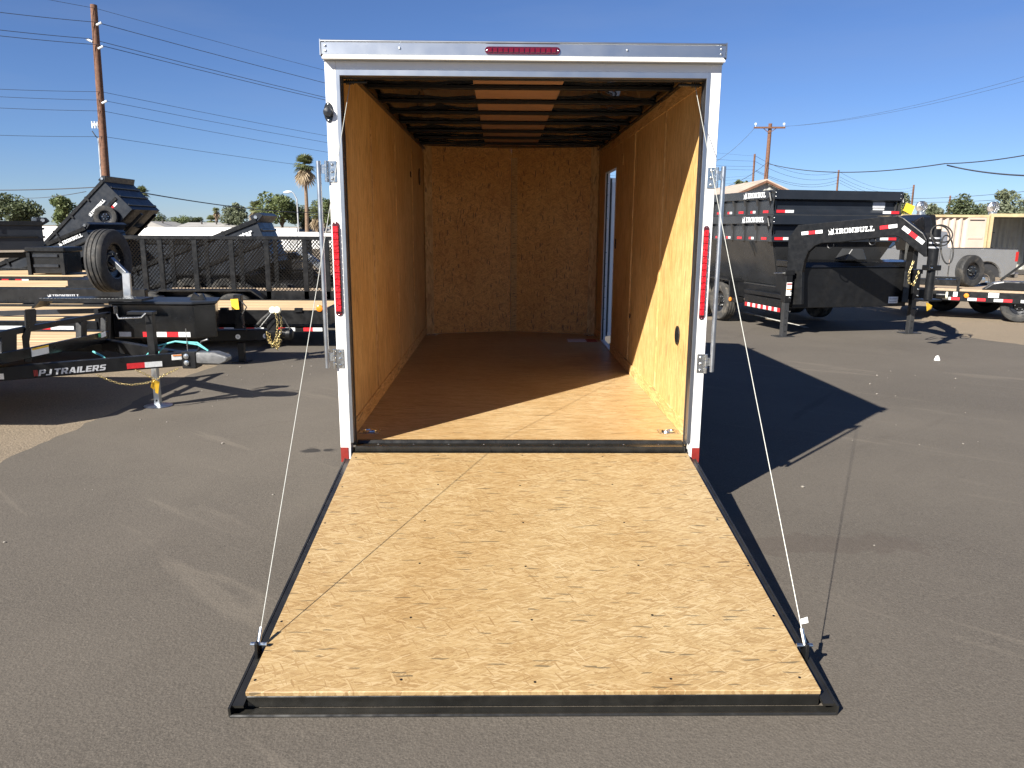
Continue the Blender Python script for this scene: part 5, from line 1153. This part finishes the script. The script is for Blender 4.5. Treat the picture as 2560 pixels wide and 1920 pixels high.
# ================================================================== tipped dump trailers
def dump(label, ft_px, Y, ang, L, H, Wd, txt, txt_span, spare=False, hood=.16, chassis=True, mat='navy_steel', tp=None, yaw=0):
    ftc = at(ft_px[0], ft_px[1], Y); a = radians(ang)
    xh = V(cos(a), 0, sin(a)); zh = V(-sin(a), 0, cos(a)); O = ftc-xh*L-zh*H
    M = Matrix.Identity(4)
    for i in range(3): M[i][0], M[i][1], M[i][2], M[i][3] = xh[i], (0, 1, 0)[i], zh[i], O[i]
    M = Matrix.Translation(ftc) @ Matrix.Rotation(radians(yaw), 4, 'Z') @ Matrix.Translation(-ftc) @ M
    d = thing('dump_trailer', label, 'trailer', (O.x, Y+Wd/2, gz(Y)), 'dump trailers parked in the yard')
    D = lambda: MB(M)
    bd = D().box(0, L, 0, .05, 0, H-.10).build('bed_side', mat, d, bevel=.006); D().box(0, L, Wd-.05, Wd, 0, H-.1).build('bed_side', mat, d)
    D().box(-.02, L+.01, -.035, .075, H-.10, H).build('top_rail', 'black_steel', d, bevel=.008); D().box(0, L, Wd-.06, Wd+.02, H-.1, H).build('top_rail', 'black_steel', d)
    D().box(0, L, .05, Wd-.05, 0, .05).build('bed_floor', 'black_steel', d)
    D().box(.1, L-.1, -.03, -.001, H*.42, H*.50).build('side_crease', 'black_steel', d, bevel=.01)
    D().box(0, .06, .05, Wd-.05, .05, H-.12).build('tail_gate', mat, d)
    hd = D().box(L-.05, L, .05, Wd-.05, .05, H-.02).build('head_board', mat, d)
    for k in range(3): D().box(L+.001, L+.045, .03, Wd-.03, H*(.12+.29*k), H*(.16+.29*k)+.02).build('head_rib', 'navy_steel', hd, bevel=.012)
    D().prism([(L+.001, 0, H-.10), (L+hood, 0, H+.0), (L+hood*.6, 0, H+hood*.5), (L-.10, 0, H+hood*.5), (L-.10, 0, H+.001), (L+.001, 0, H+.001)], (0, Wd, 0)).build('tarp_hood', 'navy_steel', hd, bevel=.01)
    D().cyl((L+.02, -.02, H+.02), (L+.02, .06, H+.02), .04, 10).build('tarp_hub', 'zinc', hd, smooth=True)
    for k in range(int(L/.75)): 
        D().box(.3+k*.75, .36+k*.75, -.045, -.036, H-.16, H+.012).build('rail_strap', 'black_steel', d)
    for k in range(5): D().box(.4+k*(L-.6)/5, .46+k*(L-.6)/5, .05, Wd-.05, -.09, -.001).build('bed_rib', 'black_steel', d)
    for yy in (.45, Wd-.5): D().box(.1, L-.05, yy, yy+.06, -.18, -.09).build('bed_beam', 'black_steel', d)
    if txt:
        t0_, t1_, tz, th = txt_span
        letter(txt, 'decal_white', d, M @ V(t0_, -.001, tz), M @ V(t1_, -.001, tz), zh if not yaw else M.to_3x3() @ V(0, 0, 1), th, .034)
    if tp: tape(d, M @ V(tp[0], -.002, tp[2]), M @ V(tp[1], -.002, tp[2]), zh, .07, 'rw', .002)
    if spare:
        c = M @ V(L-.72, -.14, .36); wheel(c, (0.25, -1, .1), .34, .2, d, 'spare_tyre', 'rubber', 'rim_black')
    if chassis:
        g = gz(Y); xb0 = O.x-.1; 
        for yy in (Y+.35, Y+Wd-.45): MB().box(xb0, xb0+L+1.0, yy, yy+.08, g+.5, g+.66).build('frame_rail', 'black_steel', d)
        for wx in (xb0+1.3, xb0+2.15):
            for yy, sy in ((Y-.12, -1), (Y+Wd+.12, 1)): wheel(V(wx, yy, g+.37), (0, sy, 0), .37, .22, d)
        MB().box(xb0+.8, xb0+2.7, Y-.24, Y+.02, g+.80, g+.83).build('fender', 'black_steel', d)
        MB().bar((O.x+L*.35, Y+Wd/2, g+.6), M @ V(L*.62, Wd/2, -.1), .12, .12).build('lift_ram', 'galvanised', d)
        MB().bar((xb0+L+1.0, Y+.4, g+.55), (xb0+L+2.0, Y+Wd/2, g+.5), .07, .12).bar((xb0+L+1.0, Y+Wd-.4, g+.55), (xb0+L+2.0, Y+Wd/2, g+.5), .07, .12).build('tongue', 'black_steel', d)
        MB().box(xb0+L+1.1, xb0+L+1.6, Y+.5, Y+Wd-.5, g+.6, g+1.0).build('pump_box', 'black_steel', d, bevel=.01)
    return d
dump('black dump trailer tipped steeply with spare wheel on its side', (255, 449), 24, 43.5, 3.35, 1.22, 1.9, slab_mesh('*IRONBULL'), (2.25, 2.95, .72, .115), True, tp=(2.86, 3.14, .42))
dump('black dump trailer bed tipped at a low angle behind the spare tyre', (211, 566), 19.5, 22, 3.3, .66, 1.9, slab_mesh('*IRONBULL'), (2.50, 3.16, .45, .10), False)
dump('black dump trailer with level bed standing left of the tipped ones', (104, 553), 17, 0, 4.2, .62, 1.9, None, None, False, yaw=34, chassis=False)
dump('black dump trailer with level bed standing behind the mesh sides', (560, 601), 21, 0, 3.6, .95, 1.9, None, None, False)
dump('black dump trailer with level bed behind the right end of the mesh sides', (728, 640), 19.5, 0, 1.9, .7, 1.0, None, None, False)
dump('grey dump trailer tipped behind the mesh sides with white rstar lettering', (470+168, 546), 17.6, 21.5, 3.4, 1.05, 1.15, font_mesh('rstar', .03, 0), (2.82, 3.22, .74, .12), False, .2, True, 'navy_steel')

# black headboard crate and low wood decks far left
YF = 15.0
fd_ = thing('deck_trailer', 'black deck trailer with bulkhead crate and thin sunlit wood edge by dump beds', 'trailer', (-9, YF+1, gz(15)))
zF = at(100, 690, YF).z
planks(fd_, -16, at(205, 690, YF).x, YF+.05, YF+2.0, zF, 9); MB().box(-16, at(228, 690, YF).x, YF-.03, YF+.045, zF-.16, zF-.01).build('side_rail', 'black_steel', fd_)
a, c = at(64, 615, YF+.3), at(166, 684, YF+.3)
cr_ = MB().box(a.x, c.x, YF+.3, YF+.9, c.z, a.z-.12).build('bulkhead_box', 'black_gloss', fd_, bevel=.01)
MB().box(a.x-.03, c.x+.03, YF+.27, YF+.95, a.z-.12, a.z-.02).build('lid', 'black_steel', cr_, bevel=.02)
for k in (0, 1): MB().box(a.x+.12, c.x-.12, YF+.27, YF+.299, c.z+.12+.2*k, c.z+.18+.2*k).build('rib', 'navy_steel', cr_, bevel=.008)
for x in (a.x+.02, c.x-.06): MB().box(x, x+.07, YF+.24, YF+.299, c.z-.1, a.z-.13).build('post', 'black_steel', cr_)
for wx in (-12, -12.9):
    for yy, sy in ((YF-.15, -1), (YF+2.2, 1)): wheel(V(wx, yy, gz(15)+.37), (0, sy, 0), .37, .22, fd_)
tape(fd_, (at(8, 705, YF).x, YF-.031, zF-.12), (at(75, 705, YF).x, YF-.031, zF-.12), (0, 0, 1), .06, 'r rw', .002)
YG = 13.4
fe_ = thing('deck_trailer', 'black deck trailer with bare plank deck low behind the near trailers', 'trailer', (-9, YG+.7, gz(13.4)))
zG = at(100, 716, YG).z; planks(fe_, -15, at(160, 716, YG).x, YG+.05, YG+1.4, zG, 7); MB().box(-15, at(240, 716, YG).x, YG-.03, YG+.045, zG-.2, zG-.01).build('side_rail', 'black_steel', fe_)
MB().box(at(165, 716, YG).x, at(240, 716, YG).x, YG+.05, YG+1.4, zG-.1, zG+.12).build('front_box', 'black_steel', fe_, bevel=.01)
for wx in (-11, -11.9): wheel(V(wx, YG-.1, gz(13)+.36), (0, -1, 0), .36, .22, fe_)

# ================================================================== far wall, houses, poles, wires
YW = 62; wt = at(600, 569, YW).z
wl_ = thing('boundary_wall', 'long low white boundary wall behind the trailers on the left', 'wall', (-20, YW, gz(YW)))
x = at(100, 569, YW).x; k = 0
xe = at(742, 569, YW).x
while x < xe:
    x2 = min(x+4.0, xe); MB().box(x, x2-.03, YW, YW+.2, gz(YW), wt).build('wall_panel', 'wall_white', wl_); x += 4.0
w2_ = thing('boundary_wall', 'short white wall with grey end beside the palm trunk', 'wall', (-16, YW+5, gz(YW)))
a, c = at(742, 582, YW+5).x, at(835, 582, YW+5).x; MB().box(a, c-1.0, YW+5, YW+5.2, gz(YW), at(742, 580, YW+5).z).build('wall_panel', 'wall_white', w2_); MB().box(c-.97, c+24, YW+5, YW+5.2, gz(YW), at(742, 582, YW+5).z).build('wall_panel', 'house_wall', w2_)
def house(label, u0, u1, vt, ve, Y, gable=False):
    a, c = at(u0, ve, Y), at(u1, ve, Y); zt2 = at((u0+u1)/2, vt, Y).z; g = gz(Y); dep = 9
    h = thing('house', label, 'house', ((a.x+c.x)/2, Y+dep/2, g)); ze = a.z
    MB().box(a.x+.3, c.x-.3, Y+.3, Y+dep-.3, g, ze).build('wall', 'house_wall', h)
    b = MB()
    if gable: xm = (a.x+c.x)/2; b.prism([(a.x, Y, ze), (xm, Y, zt2), (c.x, Y, ze)], (0, dep, 0))
    else: b.prism([(a.x, Y, ze), (a.x, Y+dep/2, zt2), (a.x, Y+dep, ze)], (c.x-a.x, 0, 0))
    b.build('roof', 'house_roof', h)
    for k in range(3): xw_ = a.x+(c.x-a.x)*(.2+.25*k); MB().box(xw_, xw_+1, Y+.27, Y+.299, ze-1.6, ze-.6).build('window', 'glass_dark', h)
    for k in range(3): xw_ = a.x+(c.x-a.x)*(.25+.2*k); MB().cyl((xw_, Y+dep*.3, ze), (xw_, Y+dep*.3, zt2+.25), .12, 8).build('roof_vent', 'dark_in', h)
house('house with grey gable end above the white wall, below the small palm', 335, 415, 553, 568, 110, True)
house('long low house with pale grey roof above the white wall', 440, 628, 556, 567, 112)
house('low house with dark roof beside the tall palm trunk', 735, 860, 569, 579, 112)
def pole(label, u, v0, D, r0=.16, r1=.11, arm=None, lean=0):
    t = at(u, v0, D); g = gz(D)
    p = thing('utility_pole', label, 'pole', (t.x+lean, D, g), 'utility poles')
    MB().cyl((t.x+lean, D, g), (t.x, D, t.z), r0, 12, r1).build('shaft', 'pole_wood', p, smooth=True)
    return p, t, (t.x+lean)
PL, tL, xbL = pole('tall brown utility pole standing behind the steeply tipped dump trailer', 234, 12, 36, .19, .14, lean=-.35)
def PLp(v): 
    z = at(240, v, 36).z; k = (z-gz(36))/(tL.z-gz(36)); return V(xbL+(tL.x-xbL)*k, 36, z)
P2, t2_, _ = pole('thin brown utility pole left of the cross arm pole, over the shed', 1887, 385, 104, .17, .13)
P3, t3_, _ = pole('dark utility pole top showing above the stacked dump body', 2097, 425, 135, .2, .15)
P4, t4_, _ = pole('reddish utility pole in the tree beside the yellow tag', 2285-.1, 462, 180, .26, .2)
P5, t5_, _ = pole('short far utility pole right of the reddish pole', 2303, 504, 210, .28, .2); P6, t6_, _ = pole('far utility pole above the middle of the closed container', 2376, 489, 200, .28, .2)
TP, tT, _ = pole('brown utility pole with cross arm and two insulators behind the shed', 1926, 309, 66, .21, .15, lean=-.1)
az = at(1926, 319, 66).z; MB().bar(at(1885, 319, 65.8), at(1963, 319, 65.8), .12, .14).build('cross_arm', 'pole_wood', TP)
for u in (1889, 1960): q = at(u, 318, 65.8); MB().lathe((q.x, q.y, q.z+.05), (0, 0, 1), [(.03, 0), (.03, .12), (.1, .14), (.1, .26), (.04, .3), (.0001, .31)], 10).build('insulator', 'insulator', TP, smooth=True)
for u in (1909, 1940): MB().bar(at(u, 321, 65.85), at(1923, 333, 65.85), .04, .05).build('arm_brace', 'pole_wood', TP)
for v in (58, 117, 100, 253): q = PLp(v); sx = -1 if v == 100 else 1; MB().cyl(q+V(sx*.12, -.1, -.1), q+V(sx*.35, -.12, .0), .05, 8).build('insulator', 'insulator', PL, smooth=True)
q = PLp(312); MB().box(q.x-.42, q.x-.14, q.y-.1, q.y, q.z-.05, q.z+.05).build('fuse_bracket', 'pole_grey', PL)
for k in range(3): MB().cyl(q+V(-.42+.12*k, -.06, -.16), q+V(-.42+.12*k, -.06, .14), .035, 8).build('fuse', 'insulator', PL, smooth=True)
MB().cyl((xbL-.24, 36, gz(36)), PLp(345)+V(-.2, -.02, 0), .04, 8).build('conduit', 'pole_grey', PL, smooth=True)
MB().tube([PLp(348)+V(-.2, -.02, 0), PLp(340)+V(-.32, -.05, 0), PLp(328)+V(-.45, -.05, 0)], .025, 6).build('drop_lead', 'wire', PL)
WN = 0
def wire_(p, q, sag, r, label, group):
    n = 20; p, q = Vector(p), Vector(q); pts = [p.lerp(q, i/n) - V(0, 0, 4*sag*(i/n)*(1-i/n)) for i in range(n+1)]
    tag(MB().tube(pts, r, 5).build('overhead_wire', 'wire', None), label, 'wire', group)
wv = (22, 57, 98, 113, 230, 251, 278, 342)
ordn = ('topmost', 'second', 'third', 'fourth', 'fifth', 'sixth', 'seventh', 'lowest')
we = (390, 403, 416, 425, 438, 444, 450, 458); wlv = (-30, 26, 69, 85, 218, 237, 265, 333)
w800 = (177, 209, 241, 251, 340, 357, 381, 422)
for i, v in enumerate(wv):
    p = PLp(v)+V(.1 if i not in (2,) else -.25, -.1, 0); e = at(1887, we[i], 104); tq = .45
    # sag chosen so that the span hangs as seen near the white trailer
    best = None
    for sg_ in [s*.05 for s in range(0, 120)]:
        dmin = None
        for k in range(1, 60):
            t = k/60; pt = p.lerp(e, t)-V(0, 0, 4*sg_*t*(1-t)); d = pt-CAM; w_ = d.dot(FWD); uu = 1280+F_PX*d.dot(RGT)/w_; vv = 960-F_PX*d.dot(UPV)/w_
            if dmin is None or abs(uu-800) < dmin[0]: dmin = (abs(uu-800), vv)
        er = abs(dmin[1]-w800[i])
        if best is None or er < best[0]: best = (er, sg_)
    wire_(p, e, best[1], .014 if i in (1, 2, 3) else .009, '%s overhead wire running right from the tall left pole' % ordn[i], 'overhead wires')
    wire_(p, at(-420, wlv[i]*2-v+ (wlv[i]-v)*.8, 30), .1, .013 if i in (1, 2, 3) else .009, '%s overhead wire running left from the tall left pole' % ordn[i], 'overhead wires')
for i, (a_v, b_v) in enumerate(((390, 430), (404, 442), (425, 450), (428, 457))):
    wire_(at(1889, a_v, 104), at(2096, b_v, 135), 1.3, .02, '%s wire between the thin pole and the dark pole' % ordn[i], 'overhead wires')
    wire_(at(2099, b_v, 135), at(2284, 468+7*i, 180), 1.5, .02, '%s wire between the dark pole and the reddish pole' % ordn[i], 'overhead wires')
wire_(at(-60, 475, 40), at(240, 468, 36.2), .05, .024, 'thick wire reaching the tall pole low down from the left', 'overhead wires')
wire_(at(300, 472, 36.2), at(830, 530, 80), .4, .03, 'low thick wire running right over the houses and small palm', 'overhead wires')
wire_(at(60, 495, 60), at(215, 479, 36.3), .1, .018, 'thin wire slanting up to the tall pole over the small trees', 'overhead wires')
wire_(at(1963, 316, 65.8), at(2700, 150, 36), .5, .008, 'upper faint wire from the cross arm out to the right', 'overhead wires')
wire_(at(1958, 316, 65.8), at(2700, 164, 36), .5, .008, 'lower faint wire from the cross arm out to the right', 'overhead wires')
wire_(at(1924, 410, 65.8), at(2363, 409, 40), .55, .03, 'twisted service wire from cross arm pole to the hanging splice', 'overhead wires')
wire_(at(2363, 409, 40), at(2640, 373, 30), .12, .025, 'service wire rising right from the hanging splice', 'overhead wires')
wire_(at(2368, 413, 40), at(2640, 440, 30), .15, .035, 'heavy black cable hanging right from the splice', 'overhead wires')
wire_(at(2240, 496, 150), at(2640, 470, 90), .4, .03, 'upper level wire over the closed container and trees', 'overhead wires')
wire_(at(2250, 504, 150), at(2640, 488, 90), .4, .03, 'lower level wire over the closed container and trees', 'overhead wires')
wire_(at(1760, 418, 66), at(1885, 322, 65.8), .4, .014, 'faint wire dropping left from the cross arm', 'overhead wires')
wire_(at(1760, 478, 60), at(1920, 405, 65.8), .5, .018, 'stay wire slanting up to the cross arm pole', 'overhead wires')
# street lamp
lt = at(736, 560, 100); lh = at(736, 487, 100); hd = at(720, 480, 100)
sl = thing('street_lamp', 'grey street lamp with curved arm beside the tall palm', 'street lamp', (lt.x+.5, 100, gz(100)))
MB().tube([(lt.x+.5, 100, gz(100)), (lt.x+.5, 100, lh.z-.6), (lt.x+.1, 100, lh.z+.2), (hd.x+.5, 100, hd.z)], [.11, .08, .06, .05], 8).build('mast', 'pole_grey', sl, smooth=True)
MB().lathe((hd.x, 100, hd.z), (1, 0, .1), [(.05, -.6), (.16, -.3), (.18, .1), (.06, .5)], 8).build('lamp_head', 'insulator', sl, smooth=True)

# ================================================================== trees
def leaves(b_v, b_f, c, rx, ry, rz, n, s, rnd):
    for _ in range(n):
        while True:
            x, y, z = rnd.uniform(-1, 1), rnd.uniform(-1, 1), rnd.uniform(-1, 1); q = x*x+y*y+z*z
            if .12 < q < 1: break
        k = s*rnd.uniform(.5, 1.2); o = V(c[0]+x*rx, c[1]+y*ry, c[2]+z*rz)
        a = V(rnd.gauss(0, 1), rnd.gauss(0, 1), rnd.gauss(0, .7)).normalized(); e = a.cross(V(rnd.gauss(0, 1), rnd.gauss(0, 1), rnd.gauss(0, 1))).normalized()
        i = len(b_v); b_v += [o-a*k, o+e*k*.45, o+a*k, o-e*k*.45]; b_f.append((i, i+1, i+2, i+3))
def tree(label, u, vt, wpx, D, leaf, seed, dens=1, base=None):
    rnd = random.Random(seed); t = at(u, vt, D); g = gz(D); H = t.z-g; Wd = wpx*D/F_PX
    tr_ = thing('tree', label, 'tree', (t.x, D, g), 'trees beyond the yard')
    zc = g+H*.62; rz = H*.40
    tk = MB().tube([(t.x, D, g), (t.x+rnd.uniform(-.2, .2), D, g+H*.25), (t.x+rnd.uniform(-.3, .3), D, g+H*.5)], [.035*H, .025*H, .015*H], 7)
    cl = []
    for k in range(int(15*max(1, Wd/H))):
        a, e = rnd.uniform(0, 2*pi), rnd.uniform(-.75, 1); rr_ = rnd.uniform(.35, .85)
        c = (t.x+cos(a)*rr_*Wd*.5, D+sin(a)*rr_*Wd*.4, zc+e*rz*.82*(1-.35*rr_*rr_)); cl.append(c)
        tk.tube([(t.x, D, g+H*rnd.uniform(.22, .4)), ((t.x+c[0])/2, (D+c[1])/2, (g+H*.35+c[2])/2+.1*H), c], [.013*H, .009*H, .004*H], 5)
    tk.build('trunk', 'bark', tr_, smooth=True)
    v, f = [], []
    for c in cl:
        s_ = rnd.uniform(.14, .26); leaves(v, f, c, Wd*s_, Wd*s_, max(H, Wd)*s_*.62, int(210*dens), .038*H, rnd)
    leaves(v, f, (t.x, D, zc), Wd*.42, Wd*.4, rz*.7, int(800*dens), .038*H, rnd)
    o = wl(tr_); me = bpy.data.meshes.new('crown'); me.from_pydata([p-o for p in v], [], f); link('crown', me, leaf, tr_)
TR = [('broad dark tree at the wall left of the dump trailers', 30, 474, 130, 90, 'leaf_dark', 1), ('rounded green tree behind the steep dump trailer', 168, 489, 76, 90, 'leaf_green', 2),
 ('low olive tree right of the small palm', 385, 533, 70, 120, 'leaf_dark', 3), ('low round green tree above the white wall', 448, 538, 62, 120, 'leaf_green', 4), ('small dark green tree beside the low round one', 488, 541, 44, 120, 'leaf_dark', 5),
 ('feathery grey tree between two small palms', 588, 508, 70, 115, 'leaf_grey', 6), ('large airy green tree beside the street lamp', 702, 475, 100, 110, 'leaf_green', 7), ('dense dark tree behind the tall palm trunk', 755, 516, 60, 115, 'leaf_dark', 8), ('shaggy olive tree beside the white post', 812, 498, 60, 110, 'leaf_green', 17),
 ('dark tree top peeping above the shed roof', 1862, 452, 48, 60, 'leaf_dark', 9), ('small dark tree top at the shed ridge', 1898, 455, 26, 60, 'leaf_dark', 10),
 ('tall thin tree behind the yellow tag', 2253, 466, 50, 75, 'leaf_grey', 11), ('yellow green bush above the closed container', 2246, 520, 44, 60, 'leaf_yellow', 12), ('pale round tree between the turbine vents', 2333, 506, 50, 75, 'leaf_grey', 13), ('wide dark tree behind the container', 2412, 487, 95, 80, 'leaf_dark', 14), ('big grey green tree behind the open container', 2528, 472, 110, 80, 'leaf_grey', 15), ('grey tree low over the container roof', 2458, 512, 70, 82, 'leaf_grey', 16)]
for a in TR: tree(*a)
def palm(label, u, vt, vb, wpx, D, seed, skirt=True):
    rnd = random.Random(seed); t = at(u, (vt+vb)/2, D); g = gz(D); R = wpx/2*D/F_PX; Hc = (vb-vt)*D/F_PX
    p = thing('palm_tree', label, 'palm', (t.x, D, g), 'fan palms beyond the yard')
    top = V(t.x, D, at(u, vt+(vb-vt)*.38, D).z)
    MB().tube([(t.x+rnd.uniform(-.15, .15), D, g), (t.x, D, (g+top.z)/2), top], [.32, .24, .2], 9).build('trunk', 'palm_bark', p, smooth=True)
    def blades(n, lo, hi, r, cols, name, mat):
        v, f = [], []
        for _ in range(n):
            az_, el = rnd.uniform(0, 2*pi), rnd.uniform(lo, hi); d = V(cos(az_)*cos(el), sin(az_)*cos(el), sin(el)); L_ = r*rnd.uniform(.55, 1.12)
            base = top+d*(L_*.35)+V(0, 0, -.02); sd2 = d.cross(V(0, 0, 1)).normalized() if abs(d.z) < .98 else V(1, 0, 0); nn = sd2.cross(d)
            i = len(v); v += [top+sd2*.02, top-sd2*.02, base-sd2*.03, base+sd2*.03]; f.append((i, i+1, i+2, i+3))
            for k in range(11):
                a = (k-5)*.26; dd = (d*cos(a)+sd2*sin(a)).normalized(); ln = L_*.65*(1-.03*abs(k-5)); tip_ = base+dd*ln-V(0, 0, ln*.28*rnd.uniform(.5, 1.3)); mid_ = base+dd*ln*.6
                w_ = .055*R*.9; c_ = dd.cross(nn).normalized()*w_; i = len(v); v += [base, mid_+c_, tip_, mid_-c_]; f.append((i, i+1, i+2, i+3))
        me = bpy.data.meshes.new(name); me.from_pydata([q-wl(p) for q in v], [], f); link(name, me, mat, p)
    blades(46, -.55, 1.4, R*1.1, None, 'crown', 'palm_green')
    if skirt: blades(16, -1.3, -.5, R*.8, None, 'dead_fronds', 'palm_dead'); blades(26, -1.56, -1.15, R*1.6, None, 'dead_skirt', 'palm_dead')
palm('tall fan palm with hanging dead fronds left of the white trailer', 762, 385, 458, 62, 105, 1)
palm('fan palm showing behind the top of the steep dump trailer', 355, 464, 513, 42, 95, 2)
palm('small fan palm among low trees over the white wall', 540, 519, 541, 22, 120, 3); palm('squat fan palm under the small one beside the houses', 528, 541, 566, 30, 118, 6)
palm('fan palm with yellowed fronds beside the airy green tree', 640, 503, 545, 46, 112, 4); palm('low fan palm with pale fronds by the lock bar', 792, 520, 566, 46, 100, 5)
